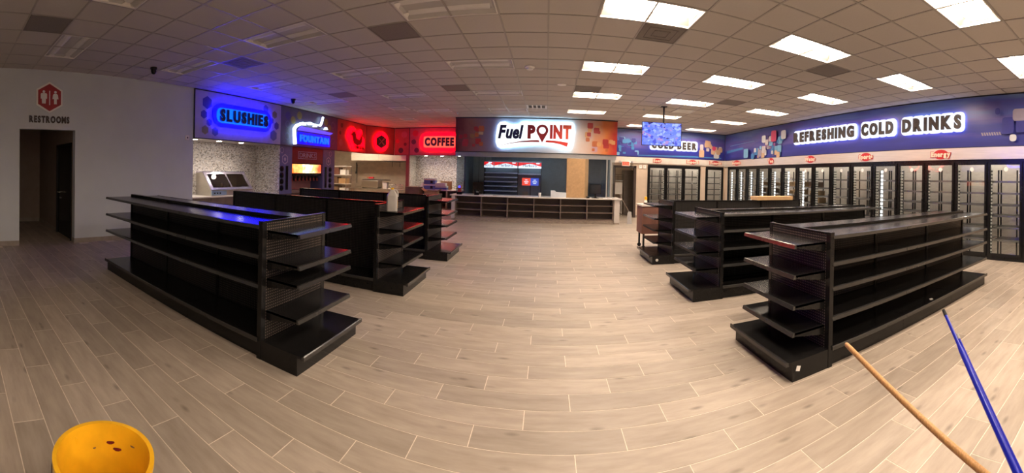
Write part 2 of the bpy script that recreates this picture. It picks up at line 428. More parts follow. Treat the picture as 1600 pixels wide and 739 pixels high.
def troffer(c, j, lit, label, group):
    x, y = GX + c * T, GY + (j + 0.5) * T
    t = thing('ceiling_light', label, 'ceiling light', (x, y, H), group=group)
    hw, hd = T - 0.014, T / 2 - 0.014
    b = B()
    # housing: rim, two sloping reflectors and end plates rising into the plenum
    b.box(-hw, hw, -hd, -hd + 0.015, -0.004, 0.02); b.box(-hw, hw, hd - 0.015, hd, -0.004, 0.02)
    b.box(-hw, -hw + 0.015, -hd, hd, -0.004, 0.02); b.box(hw - 0.015, hw, -hd, hd, -0.004, 0.02)
    b.obj('housing', M_white, t)
    dz = 0.10 if lit else 0.045
    r = B()
    for s in (-1, 1):
        r.poly([(-hw, s * hd, 0.004), (hw, s * hd, 0.004), (hw - 0.05, s * 0.19, dz), (-hw + 0.05, s * 0.19, dz)], [(0, 1, 2, 3)])
        r.poly([(s * hw, -hd, 0.004), (s * hw, hd, 0.004), (s * (hw - 0.05), 0.19, dz), (s * (hw - 0.05), -0.19, dz)], [(0, 1, 2, 3)])
    r.poly([(-hw + 0.05, -0.19, dz), (hw - 0.05, -0.19, dz), (hw - 0.05, 0.19, dz), (-hw + 0.05, 0.19, dz)], [(0, 1, 2, 3)])
    r.obj('reflector', M_refl if lit else M_refloff, t)
    if lit:
        l = B(); n = 8; pr = [(-0.18 + 0.36 * k / n, 0.092 - 0.034 * math.sin(PI * k / n)) for k in range(n + 1)]
        l.prism([(-hw + 0.07, p, q) for p, q in pr], (2 * hw - 0.14, 0, 0)); l.obj('lens', M_lens, t, smooth=True)
        for s in (-1, 1):
            e = B(); e.prism([(s * (hw - 0.055), -0.15, 0.095), (s * (hw - 0.055), 0.15, 0.095), (s * (hw - 0.03), 0.13, 0.045), (s * (hw - 0.03), -0.13, 0.045)], (s * 0.008, 0, 0))
            e.obj('end_cap', M_white, t)
    else:
        for s in (-1, 1):
            l = B(); n = 6; pr = [(s * 0.15 - 0.06 + 0.12 * k / n, 0.044 - 0.03 * math.sin(PI * k / n)) for k in range(n + 1)]
            l.prism([(-hw + 0.08, p, q) for p, q in pr], (2 * hw - 0.16, 0, 0)); l.obj('lens', M_lensoff, t, smooth=True)
            e = B().prism([(-hw + 0.02, s * 0.15 - 0.07, 0.004), (-hw + 0.02, s * 0.15 + 0.07, 0.004), (-hw + 0.09, s * 0.15, 0.05)], (0, 0, 0.006)); e.obj('end_cap', M_white, t)
    return t
ordn = ['rearmost', 'second', 'third', 'fourth', 'fifth', 'sixth', 'seventh', 'eighth']
colname = {4: 'row over the center aisle', 8: 'middle row over the right shelving', 12: 'row nearest the cooler wall', 0: 'row closest to the lit half', -4: 'middle row over the left shelving', -8: 'row nearest the restroom wall'}
cnt = {}
for c, j in lights_lit:
    k = cnt.get(c, 0); cnt[c] = k + 1
    troffer(c, j, True, '%s lit ceiling light from behind the camera, %s' % (ordn[k], colname[c]), 'lit ceiling lights')
for c, j in lights_off:
    k = cnt.get(c, 0); cnt[c] = k + 1
    troffer(c, j, False, '%s switched-off ceiling light from behind the camera, %s' % (ordn[k], colname[c]), 'switched-off ceiling lights')
vl = {(4, -1): 'large dark square ceiling vent nearest the camera on the right of centre', (-2, -1): 'dark square ceiling vent nearest the camera left of centre', (-7, -1): 'square ceiling vent glowing blue in front of the slushies sign',
      (-7, -7): 'dark square ceiling vent nearest the restroom wall at the frame edge', (9, 5): 'dark square ceiling vent between lit lights before the cooler wall, farther one', (9, -1): 'dark square ceiling vent beside the brightest big light on the right',
      (-2, 5): 'dark square ceiling vent above the left aisle, in front of the counter sign', (-7, 5): 'dark square ceiling vent in front of the fountain sign', (3, 5): 'faint square ceiling vent beside a lit light over the counter aisle',
      (-6, 9): 'double louvred ceiling vent before the red chicken sign', (1, 9): 'white ceiling vent with four dark openings above the lit counter sign', (8, 8): 'louvred ceiling vent beside the hanging screen pole', (-7, 13): 'small louvred ceiling vent closest to the red food signs'}
for c in vents_a:
    t = thing('ceiling_vent', vl[c], 'vent', (GX + (c[0] + 0.5) * T, GY + (c[1] + 0.5) * T, H), group='ceiling vents'); h = T / 2 - 0.013
    f = B()
    for s in (-1, 1): f.box(-h, h, s * h, s * (h - 0.02), -0.006, 0.01); f.box(s * h, s * (h - 0.02), -h, h, -0.006, 0.01)
    f.obj('frame', M_vent, t); box('grille', M_vent, t, -h + 0.02, h - 0.02, -h + 0.02, h - 0.02, -0.002, 0.012)
    if c in ((4, -1), (-7, -1)):
        for q in (0.20, 0.11):
            r = B()
            for s in (-1, 1): r.box(-q, q, s * q, s * (q - 0.012), -0.008, -0.001); r.box(s * q, s * (q - 0.012), -q, q, -0.008, -0.001)
            r.obj('deflector_ring', M_vent, t)
for c in vents_b:
    t = thing('ceiling_vent', vl[c], 'vent', (GX + (c[0] + 0.5) * T, GY + (c[1] + 0.5) * T, H), group='ceiling vents'); h = T / 2 - 0.013
    box('backing', M_ventd, t, -h + 0.03, h - 0.03, -h + 0.03, h - 0.03, 0.01, 0.02)
    f = B()
    for s in (-1, 1): f.box(-h, h, s * h, s * (h - 0.05), -0.006, 0.015); f.box(s * h, s * (h - 0.05), -h, h, -0.006, 0.015)
    f.obj('frame', M_white, t)
    if c == (1, 9):
        for x in (-0.125, 0, 0.125): box('slat', M_white, t, x - 0.02, x + 0.02, -h + 0.04, h - 0.04, -0.005, 0.012)
    else:
        for k in range(6):
            y = -0.2 + 0.08 * k
            B().prism([(-h + 0.04, y - 0.025, 0.012), (-h + 0.04, y - 0.02, 0.016), (-h + 0.04, y + 0.02, -0.004), (-h + 0.04, y + 0.015, -0.007)], (2 * h - 0.08, 0, 0)).obj('slat', M_alu, t)
def dome(x, y, label):
    t = thing('security_camera', label, 'security camera', (x, y, H))
    B().lathe([(0.07, 0), (0.07, -0.03), (0.06, -0.04)], n=16).obj('mount', M_blackm, t, True)
    B().lathe([(0.055, -0.04), (0.055, -0.08), (0.042, -0.115), (0.018, -0.132)], n=16).obj('dome', M_black, t, True)
dome(-6.60, 3.85, 'black dome security camera on the ceiling by the restroom wall')
dome(-6.75, 8.45, 'black dome security camera on the ceiling before the fountain sign')
t = thing('smoke_detector', 'round white smoke detector on the ceiling in line with the counter sign', 'smoke detector', (-0.354, 6.954, H))
B().lathe([(0.09, 0), (0.09, -0.02), (0.075, -0.03)], n=20).obj('base', M_white, t, True)
B().lathe([(0.065, -0.03), (0.06, -0.055), (0.03, -0.065)], n=20).obj('cap', M_white, t, True)
tag(B().lathe([(0.10, 0), (0.10, -0.008), (0.06, -0.014)], c=(0.29, 8.27, H), n=20).obj('ceiling_disc', M_white, smooth=True), 'small flat white disc on the ceiling beyond the smoke detector', 'sensor')
tag(B().lathe([(0.03, 0), (0.03, -0.03), (0.015, -0.06)], c=(2.75, 10.6, H), n=12).obj('sprinkler_head', M_alu, smooth=True), 'small sprinkler head on the ceiling left of the hanging screen', 'sprinkler')
tag(B().lathe([(0.03, 0), (0.03, -0.03), (0.015, -0.06)], c=(-2.97, 12.2, H), n=12).obj('sprinkler_head', M_alu, smooth=True), 'small sprinkler head on the ceiling above the left end of the counter sign', 'sprinkler')

# ------------------------------------------------------------------ walls
DY0, DY1, DZ = 1.37, 2.575, 2.42
wb = B()
wb.box(XL - 0.16, XL, YF, DY0, -0.01, H + 0.1); wb.box(XL - 0.16, XL, DY1, 5.667, -0.01, H + 0.1); wb.box(XL - 0.16, XL, DY0, DY1, DZ, H + 0.1)
wb.box(-9.0, XL - 0.16, 5.55, 5.667, -0.01, H + 0.1)
struct(wb.obj('wall_left', M_wall))
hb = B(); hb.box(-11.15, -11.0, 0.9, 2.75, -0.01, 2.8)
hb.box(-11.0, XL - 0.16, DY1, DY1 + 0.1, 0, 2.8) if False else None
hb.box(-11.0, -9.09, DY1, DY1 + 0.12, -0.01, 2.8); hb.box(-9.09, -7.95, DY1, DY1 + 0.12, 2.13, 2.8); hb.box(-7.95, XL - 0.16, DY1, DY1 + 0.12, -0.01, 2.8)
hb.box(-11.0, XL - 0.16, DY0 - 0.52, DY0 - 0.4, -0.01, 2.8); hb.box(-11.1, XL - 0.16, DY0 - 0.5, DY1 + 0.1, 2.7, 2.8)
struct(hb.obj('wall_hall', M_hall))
d = struct(B().box(-9.07, -7.97, DY1 + 0.02, DY1 + 0.065, 0.01, 2.11).obj('door_1', M_black))
b = B(); b.box(-9.13, -9.07, DY1 - 0.015, DY1 + 0.13, 0, 2.17); b.box(-7.97, -7.91, DY1 - 0.015, DY1 + 0.13, 0, 2.17); b.box(-9.13, -7.91, DY1 - 0.015, DY1 + 0.13, 2.11, 2.17); b.obj('door_frame', M_blackm, d)
b = B(); b.tube([(-8.86, DY1 + 0.03, 1.02), (-8.86, DY1 - 0.05, 1.02), (-8.72, DY1 - 0.05, 1.02)], 0.011); b.obj('door_handle', M_chrome, d, True)
B().lathe([(0.028, 0), (0.028, -0.02)], c=(-8.86, DY1 + 0.02, 0.88), n=14, axis='y').obj('lock_cylinder', M_chrome, d)
bs = B(); bs.box(XL, XL + 0.012, YF, DY0, 0, 0.10); bs.box(XL, XL + 0.012, DY1, 5.667, 0, 0.10); bs.box(XL - 0.16, XL, DY1 - 0.012, DY1, 0, 0.10)
struct(bs.obj('baseboard_left', M_base))
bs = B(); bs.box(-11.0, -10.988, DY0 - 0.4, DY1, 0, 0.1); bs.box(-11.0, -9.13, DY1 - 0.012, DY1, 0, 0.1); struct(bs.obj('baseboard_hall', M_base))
struct(B().box(-11.2, 10.2, YF - 0.15, YF, -0.01, H + 0.1).obj('wall_front', M_wall))
# slushies alcove
ab = B(); ab.box(-8.85, -8.72, 5.667, 9.0, -0.01, 2.6); ab.box(-8.72, XL, 9.0, 9.02, -0.01, 2.4)
struct(ab.obj('wall_slush_alcove', M_mosaic))
struct(B().box(-8.8, XL - 0.03, 5.667, 9.0, 2.40, 2.44).obj('trim_slush_soffit', M_pier))
# walls beyond
kb = B(); kb.box(-11.2, -2.0, YK, YK + 0.15, -0.01, H + 0.1); kb.box(-11.2, -11.0, 12.0, YK, -0.01, H + 0.1); kb.box(-11.2, XL - 0.6, 12.36, 12.5, -0.01, H + 0.1)
struct(kb.obj('wall_kitchen', mat('kitchen_wall_steel', (0.56, 0.47, 0.37), 0.35, 0.35, var=0.06, stretch=(0.6, 0.6, 1))))
cb2 = B(); cb2.box(-6.2, -3.3, 17.1, 17.2, -0.01, 2.6); cb2.box(-6.25, -6.15, 16.15, 17.1, -0.01, 2.6)
struct(cb2.obj('wall_coffee_alcove', M_mosaic))
struct(B().box(-6.27, -6.13, 16.06, 16.18, 0, 2.42).obj('trim_coffee_post', mat('dark_red_trim', (0.22, 0.04, 0.05), 0.5)))
struct(B().box(-6.2, -3.3, 16.13, 17.1, 2.40, 2.44).obj('trim_coffee_soffit', M_pier))
# the cashier's room behind the counter
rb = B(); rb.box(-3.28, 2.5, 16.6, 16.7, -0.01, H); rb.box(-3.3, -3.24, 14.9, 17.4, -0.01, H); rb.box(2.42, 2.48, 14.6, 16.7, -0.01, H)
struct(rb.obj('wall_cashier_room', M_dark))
cp = struct(B().box(-3.24, -2.45, 16.50, 16.6, 1.25, 2.6).obj('wall_cashier_panel', mat('grey_green_panel', (0.36, 0.38, 0.34), 0.6)))
box('lower_panel', mat('tan_panel', (0.42, 0.29, 0.20), 0.6), cp, -3.24, -2.45, 16.49, 16.6, 0, 1.245)
for x in (-2.99, -2.72): box('panel_joint', M_ventd, cp, x, x + 0.015, 16.488, 16.5, 1.25, 2.6)
# beer wall with its openings
ob = B()
ob.box(2.48, 2.78, YB, YB + 0.14, -0.01, H); ob.box(3.60, 4.15, YB, YB + 0.14, -0.01, H); ob.box(2.78, 3.60, YB, YB + 0.14, 2.05, H)
ob.box(4.15, 6.51, YB, YB + 0.14, 2.18, H); ob.box(6.51, 6.77, YB, YB + 0.14, -0.01, H); ob.box(6.77, 7.63, YB, YB + 0.14, 2.18, H); ob.box(7.63, XR + 0.1, YB, YB + 0.14, -0.01, H)
ob.box(4.15, 6.51, YB, YB + 0.14, -0.01, 0.08); ob.box(6.77, 7.63, YB, YB + 0.14, -0.01, 0.08)
struct(ob.obj('wall_back', M_wallbeige))
bs = B(); bs.box(3.66, 4.13, YB - 0.012, YB, 0, 0.10); bs.box(6.53, 6.75, YB - 0.012, YB, 0, 0.10); struct(bs.obj('baseboard_back', M_base))
# doorway in the back wall: dark steel frame, utility room behind
d2 = B(); d2.box(2.70, 2.79, YB - 0.03, YB + 0.16, 0, 2.12); d2.box(3.56, 3.66, YB - 0.03, YB + 0.16, 0, 2.12); d2.box(2.70, 3.66, YB - 0.03, YB + 0.16, 2.03, 2.12)
struct(d2.obj('door_2', mat('brown_steel_frame', (0.05, 0.032, 0.026), 0.4)))
ub = B(); ub.box(2.3, 3.95, 17.1, 17.2, -0.01, 2.8); ub.box(3.93, 4.0, YB + 0.14, 17.2, -0.01, 2.8); ub.box(2.5, 2.56, YB + 0.14, 17.2, -0.01, 2.8); ub.box(2.3, 4.0, YB + 0.14, 17.2, 2.7, 2.8)
struct(ub.obj('wall_utility', M_wallbeige))
# right wall: cooler front
wr = B(); wr.box(XR, XR + 0.12, 2.40, YB + 0.1, 2.19, H + 0.05); wr.box(XR, XR + 0.12, YF, 2.40, -0.01, H + 0.05); wr.box(XR, XR + 0.12, 14.78, YB + 0.1, -0.01, 2.25)
struct(wr.obj('wall_right', M_wallbeige))
# walk-in cooler rooms
cr = B(); cr.box(10.0, 10.1, 2.2, 17.3, -0.01, 2.9); cr.box(XR + 0.12, 10.0, 2.2, 2.3, -0.01, 2.9); cr.box(XR + 0.12, 10.1, 2.2, 17.3, 2.75, 2.85)
cr.box(4.0, 10.0, 17.1, 17.2, -0.01, 2.9); cr.box(4.0, XR + 0.12, YB + 0.14, 17.2, 2.75, 2.85)
struct(cr.obj('wall_cooler', M_coolwall))

# ------------------------------------------------------------------ shelving gondolas
def gondola(label, side, x0, y0, bay, front, back, end, D=0.97, nb=3, ZT=1.20):
    t = thing('gondola_shelving', label, 'shelving', (x0, y0 + D / 2, 0), group='black gondola shelving units')
    h = D / 2; X = lambda u: side * u
    L = nb * bay
    for k in range(nb):
        u0, u1 = k * bay, (k + 1) * bay
        a = B().box(X(u0 + 0.018), X(u1 - 0.018), -0.02, 0.02, 0.16, ZT - 0.02); a.obj('back_panel', M_pegx, t)
        for s in (-1, 1):
            lst = front if s < 0 else back
            b = B(); b.box(X(u0 + 0.003), X(u1 - 0.003), s * 0.03, s * (h - 0.012), 0.155, 0.172)
            sh = b.obj('base_shelf', M_black, t)
            B().prism([(X(u0 + 0.003), s * (h - 0.014), 0.172), (X(u0 + 0.003), s * (h + 0.012), 0.186), (X(u0 + 0.003), s * (h + 0.018), 0.18), (X(u0 + 0.003), s * (h + 0.018), 0.148), (X(u0 + 0.003), s * (h - 0.014), 0.148)], (X(bay - 0.006), 0, 0)).obj('price_channel', M_lip, sh)
            B().box(X(u0 + 0.002), X(u1 - 0.002), s * (h - 0.05), s * (h - 0.032), 0.0, 0.155).obj('kick_plate', M_black, t)
            for z in lst:
                b = B(); b.box(X(u0 + 0.004), X(u1 - 0.004), s * 0.03, s * (h - 0.015), z - 0.022, z - 0.004)
                for e in (u0 + 0.006, u1 - 0.010):
                    b.prism([(X(e), s * 0.025, z - 0.004), (X(e), s * (h - 0.06), z - 0.022), (X(e), s * (h - 0.09), z - 0.034), (X(e), s * 0.025, z - 0.075)], (X(0.004), 0, 0))
                sh = b.obj('shelf', M_black, t)
                B().prism([(X(u0 + 0.004), s * (h - 0.017), z), (X(u0 + 0.004), s * (h + 0.004), z - 0.003), (X(u0 + 0.004), s * (h + 0.010), z - 0.034), (X(u0 + 0.004), s * (h - 0.017), z - 0.034)], (X(bay - 0.008), 0, 0)).obj('price_channel', M_lip, sh)
    for k in range(nb + 1):
        u = k * bay
        B().box(X(u - 0.018), X(u + 0.018), -0.035, 0.035, 0.0, ZT).obj('upright', M_black, t)
    B().box(X(0), X(L), -0.032, 0.032, ZT - 0.02, ZT + 0.004).obj('top_cap', M_black, t)
    # aisle end: full-width perforated panel between two posts, shelves and a base tray
    B().box(X(-0.03), X(0.0), -h + 0.045, h - 0.045, 0.0, ZT - 0.012).obj('end_panel', M_pegy, t)
    for s in (-1, 1): B().box(X(-0.035), X(0.012), s * (h - 0.05), s * (h + 0.004), 0.0, ZT + 0.006).obj('end_post', M_black, t)
    B().box(X(-0.034), X(0.004), -h + 0.05, h - 0.05, ZT - 0.014, ZT + 0.004).obj('end_cap', M_black, t)
    b = B(); b.box(X(-0.035), X(-0.475), -h, h, 0.150, 0.166); sh = b.obj('base_shelf', M_black, t)
    B().prism([(X(-0.470), -h, 0.166), (X(-0.497), -h, 0.180), (X(-0.503), -h, 0.172), (X(-0.503), -h, 0.140), (X(-0.470), -h, 0.140)], (0, D, 0)).obj('price_channel', M_lip, sh)
    b = B(); b.box(X(-0.435), X(-0.42), -h, h, 0, 0.150); b.box(X(-0.035), X(-0.42), -h, -h + 0.015, 0, 0.150); b.box(X(-0.035), X(-0.42), h - 0.015, h, 0, 0.150); b.obj('kick_plate', M_black, t)
    w_ = 0.425
    for z in end:
        b = B(); b.box(X(-0.035), X(-0.375), -w_, w_, z - 0.02, z - 0.003)
        for s in (-1, 1):
            b.prism([(X(-0.035), s * w_, z - 0.003), (X(-0.37), s * w_, z - 0.003), (X(-0.37), s * w_, z - 0.03), (X(-0.06), s * w_, z - 0.085), (X(-0.035), s * w_, z - 0.085)], (0, -s * 0.005, 0))
        sh = b.obj('shelf', M_black, t)
        B().prism([(X(-0.373), -w_, z), (X(-0.390), -w_, z - 0.002), (X(-0.398), -w_, z - 0.034), (X(-0.373), -w_, z - 0.034)], (0, 2 * w_, 0)).obj('price_channel', M_lip, sh)
    return t
L1 = gondola('large black gondola shelving at front left with slotted bays and bare shelves', -1, -2.25, 2.39, 1.10, [0.65, 0.91, 1.172], [0.65, 0.91, 1.172], [0.42, 0.705, 0.865, 1.125])
L2 = gondola('black gondola shelving in the middle left row with a white jug on its end', -1, -2.25, 4.66, 1.10, [], [0.65, 0.91], [0.40, 0.66, 0.87, 1.105])
L3 = gondola('farthest black gondola shelving on the left, facing the coffee sign', -1, -2.22, 6.80, 1.10, [], [0.65, 0.91], [0.42, 0.66, 0.87, 1.12])
R1 = gondola('large black gondola shelving at front right behind the mop handles', 1, 2.37, 2.48, 1.15, [0.445, 0.712, 0.935, 1.180], [0.445, 0.712, 0.935, 1.180], [0.37, 0.60, 0.86, 1.12])
R2 = gondola('black gondola shelving in the middle of the right side with five bare shelf levels', 1, 2.40, 4.70, 1.13, [0.475, 0.706, 0.955, 1.180], [0.475, 0.706, 0.955, 1.180], [0.425, 0.656, 0.873, 1.139])
R3 = gondola('farthest black gondola shelving on the right, in front of the brown cart', 1, 2.47, 6.92, 1.13, [], [0.65, 0.91], [0.42, 0.66, 0.88, 1.13])
b = B(); sheet(b, regular(0, 0, 0.03, 4, 0.5), (1.995 - 2.37, -0.485, 0.10), (1, 0, 0), (0, -1, 0), 0.0003, 0.0012); o = b.obj('price_sticker', M_whitep, R1)
b = B(); sheet(b, regular(0, 0, 0.028, 8), (2.13 - 2.47, -0.485, 0.085), (1, 0, 0), (0, -1, 0), 0.0003, 0.0012); b.obj('price_sticker', M_whitep, R3)
tag(B().prism([(4.16, 2.545, 0.1735), (4.20, 2.53, 0.1735), (4.215, 2.56, 0.1735), (4.175, 2.575, 0.1735)], (0, 0, 0.006)).obj('paper_scrap', M_whitep), 'white scrap of paper lying on the bottom shelf of the front right shelving', 'paper')

# ------------------------------------------------------------------ header sign panels
M_slushp = mat('lavender_print', (0.36, 0.31, 0.42), 0.4, var=0.03)
M_fountp = mat('indigo_print', (0.07, 0.065, 0.16), 0.4, var=0.06)
M_foodp = mat('brick_red_print', (0.36, 0.055, 0.05), 0.4, var=0.05)
M_coffp = mat('rose_red_print', (0.42, 0.085, 0.11), 0.4, var=0.05)
M_trimk = mat('header_edge_black', (0.02, 0.02, 0.022), 0.4)
M_bluehalo = emit('blue_sign_led', (0.0, 0.0, 1.0), SIGN_BLUE)
M_cyanhalo = emit('blue_sign_face', (0.0, 0.13, 1.0), 0.9)
M_redhalo = emit('red_sign_led', (1.0, 0.0, 0.02), SIGN_RED)
M_pinkhalo = emit('red_sign_face', (1.0, 0.10, 0.06), 0.9)
M_whitehalo = emit('white_sign_led', (0.40, 0.74, 1.0), SIGN_WHITE * 1.6)
M_coolhalo = emit('cool_white_led', (0.55, 0.66, 1.0), SIGN_WHITE)
M_bluef = emit('blue_halo_face', (0.0, 0.0, 1.0), 24.0); M_redf = emit('red_halo_face', (1.0, 0.0, 0.003), 5.0)
M_whitef = emit('white_halo_face', (0.88, 0.96, 1.0), 0.85); M_coolf = emit('cool_halo_face', (0.80, 0.86, 1.0), 0.85)
M_neon = emit('white_neon', (0.70, 0.92, 1.0), 2.2)
M_olive = mat('olive_print', (0.20, 0.17, 0.06), 0.4)
M_violet = mat('violet_print', (0.05, 0.04, 0.22), 0.4)
M_slate = mat('slate_print', (0.09, 0.10, 0.24), 0.4)
M_maroon = mat('maroon_print', (0.10, 0.012, 0.014), 0.4)

def decal(t, pts, o, right, normal, m, d=0.03, name='printed_shape'):
    b = B(); sheet(b, pts, o, right, normal, d, d + 0.0015); return b.obj(name, m, t)
ZB = 2.41
# slushies: on the plane x = XL, reading towards +y
t = thing('slushies_sign', 'lavender header sign with dark SLUSHIES letters glowing blue', 'sign', (XL, 7.33, ZB))
o0 = (0, 0, 0); rt, nm = (0, 1, 0), (1, 0, 0)
y0, y1, hz = 5.667 - 7.33, 9.0 - 7.33, H - ZB - 0.005
box('panel', M_slushp, t, -0.06, 0.03, y0 + 0.004, y1 - 0.002, 0, hz)
fr = B(); fr.box(-0.05, 0.04, y0, y1, -0.02, 0.0); fr.box(-0.05, 0.04, y0, y1, hz - 0.025, hz); fr.box(-0.05, 0.04, y0, y0 + 0.02, 0, hz); fr.obj('edge_trim', M_trimk, t)
b = B(); sheet(b, rrect(0.02, 0.63, 2.20, 0.56, 0.28, 8), o0, rt, nm, 0.075, 0.084); b.obj('led_back', M_bluehalo, t)
b = B(); sheet(b, rrect(0.02, 0.63, 2.28, 0.62, 0.31, 8), o0, rt, nm, 0.085, 0.10); b.obj('halo_plate', M_bluef, t)
b = B(); sheet(b, rrect(0.02, 0.63, 2.02, 0.40, 0.16, 6), o0, rt, nm, 0.101, 0.106); b.obj('halo_face', M_cyanhalo, t)
lettering(t, 'SLUSHIES', (0.115, -0.90, 0.47), rt, nm, 1.86, 0.32, 0.05, M_letterblue, bold=0.045, gap=0.17)
for yy, zz, r, m in ((6.077, 3.329, 0.17, M_violet), (5.974, 3.019, 0.115, M_violet), (6.15, 2.826, 0.10, M_violet), (6.019, 2.624, 0.12, M_olive), (6.354, 2.599, 0.12, M_slate), (8.301, 3.432, 0.12, M_slate), (8.701, 3.3, 0.12, M_olive), (8.566, 3.099, 0.10, M_violet), (8.799, 2.968, 0.12, M_violet), (8.666, 2.664, 0.17, M_slate)):
    decal(t, regular(yy - 7.33, zz - ZB, r), o0, rt, nm, m, name='hexagon')
# fountain
t = thing('fountain_sign', 'dark indigo header sign with a white neon cup outline over blue FOUNTAIN letters', 'sign', (XL, 10.68, ZB))
q = lambda yy, zz: (yy - 10.68, zz - ZB)
box('panel', M_fountp, t, -0.06, 0.03, -1.68 + 0.004, 1.68, 0, hz)
fr = B(); fr.box(-0.05, 0.04, -1.68, 1.68, -0.02, 0.0); fr.box(-0.05, 0.04, -1.68, 1.68, hz - 0.025, hz); fr.obj('edge_trim', M_trimk, t)
path = [q(9.62, 2.46), q(9.58, 2.75), q(9.57, 2.95), q(9.66, 3.05), q(9.86, 3.13), q(10.05, 3.18)]
B().tube([(0.12, a, b_) for a, b_ in path], [0.06, 0.06, 0.06, 0.055, 0.05, 0.04], 8).obj('neon_tube', M_neon, t, True)
B().tube([(0.12, a, b_) for a, b_ in (q(10.05, 3.18), q(10.43, 3.24), q(10.9, 3.20), q(11.05, 3.21), q(11.12, 3.30), q(11.21, 3.52))], [0.02, 0.02, 0.02, 0.04, 0.045, 0.04], 8).obj('neon_straw', M_neon, t, True)
for a, b_, r in ((10.08, 3.15, 0.09), (10.43, 3.2, 0.10), (10.72, 3.16, 0.085), (11.40, 3.13, 0.085)):
    B().tube([(0.12, *q(a, b_ - 0.03)), (0.12, *q(a, b_ + 0.05))], [r, r * 0.5], 8).obj('neon_drip', M_neon, t, True)
b = B(); sheet(b, [q(9.80, 2.93), q(11.75, 2.93), q(11.95, 3.02), q(9.98, 3.08)], o0, rt, nm, 0.06, 0.09); b.obj('cup_rim', emit('violet_face', (0.10, 0.06, 0.9), 0.8), t)
b = B(); sheet(b, rrect(10.765 - 10.68, 2.685 - ZB, 1.97, 0.40, 0.03), o0, rt, nm, 0.07, 0.09); b.obj('halo_plate', emit('blue_sign_box', (0.0, 0.0, 1.0), 0.8), t)
lettering(t, 'FOUNTAIN', (0.092, 9.90 - 10.68, 2.57 - ZB), rt, nm, 1.72, 0.23, 0.04, emit('fountain_letter', (0.0, 0.11, 1.0), 0.9), bold=0.04)
for k, (yy, zz) in enumerate(((10.12, 2.80), (10.40, 2.77), (10.55, 2.57), (10.95, 2.68), (11.15, 2.81), (10.28, 2.56))): decal(t, regular(*q(yy, zz), 0.035, 8), (0.06, 0, 0), rt, nm, mat('orange_print', (0.55, 0.2, 0.05), 0.4), name='printed_dot')
for yy, zz, r, m in ((9.36, 3.35, 0.14, M_violet), (9.34, 3.08, 0.12, M_slate), (9.33, 2.7, 0.13, M_slate), (9.62, 3.24, 0.13, M_olive), (9.95, 3.43, 0.14, M_olive), (11.55, 3.38, 0.14, M_olive), (11.78, 3.19, 0.13, M_olive), (12.02, 3.32, 0.13, M_slate), (12.0, 3.05, 0.12, M_slate), (12.02, 2.72, 0.13, M_slate), (11.77, 2.70, 0.09, mat('orange_print', (0.55, 0.2, 0.05), 0.4))):
    decal(t, regular(*q(yy, zz), r, 8), o0, rt, nm, m, name='printed_disc')
    decal(t, regular(*q(yy, zz), r * 0.7, 8), (0.0017, 0, 0), rt, nm, M_fountp if m is M_slate else m, name='printed_disc')
# chicken
t = thing('chicken_sign', 'brick red header sign with a glowing red rooster emblem', 'sign', (XL, 13.57, ZB))
q = lambda yy, zz: (yy - 13.57, zz - ZB)
box('panel', M_foodp, t, -0.06, 0.03, 12.37 - 13.57, 14.775 - 13.57, 0, hz)
fr = B(); fr.box(-0.05, 0.04, -1.2, 1.17, -0.02, 0.0); fr.box(-0.05, 0.04, -1.2, 1.17, hz - 0.025, hz); fr.box(-0.05, 0.035, 1.18, 1.204, 0, hz); fr.obj('edge_trim', M_trimk, t)
halo = [q(*p) for p in ((13.02, 2.98), (13.10, 3.22), (13.30, 3.40), (13.55, 3.42), (13.72, 3.30), (13.85, 3.28), (14.10, 3.38), (14.24, 3.34), (14.28, 3.1), (14.45, 3.0), (14.50, 2.65), (14.42, 2.55), (13.95, 2.52), (13.6, 2.47), (13.38, 2.55), (13.28, 2.75))]
b = B(); hc = (sum(p[0] for p in halo) / len(halo), sum(p[1] for p in halo) / len(halo)); sheet(b, [(hc[0] + (p[0] - hc[0]) * 0.94, hc[1] + (p[1] - hc[1]) * 0.94) for p in halo], o0, rt, nm, 0.06, 0.069); b.obj('led_back', M_redhalo, t)
b = B(); sheet(b, halo, o0, rt, nm, 0.07, 0.09); b.obj('halo_plate', M_redf, t)
roo = [q(*p) for p in ((13.22, 3.12), (13.38, 3.16), (13.42, 3.27), (13.52, 3.20), (13.60, 3.28), (13.68, 3.14), (13.74, 2.98), (14.0, 2.93), (14.22, 3.18), (14.24, 2.86), (14.06, 2.72), (13.86, 2.69), (13.84, 2.60), (13.78, 2.60), (13.78, 2.69), (13.52, 2.76), (13.42, 2.94), (13.40, 3.04))]
b = B()
ctr = q(13.75, 2.9)
sheet(b, roo, o0, rt, nm, 0.091, 0.12); b.obj('rooster', mat('rooster_red_print', (0.30, 0.01, 0.012), 0.4), t)
lettering(t, 'CHICKEN', (0.092, 13.60 - 13.57, 2.54 - ZB), rt, nm, 0.80, 0.12, 0.03, M_maroon, bold=0.03)
for yy, zz, r in ((12.68, 3.4, 0.10), (12.56, 3.1, 0.08), (12.62, 2.72, 0.14)): decal(t, regular(*q(yy, zz), r, 8), o0, rt, nm, M_maroon if r < 0.12 else M_coffp, name='printed_disc')
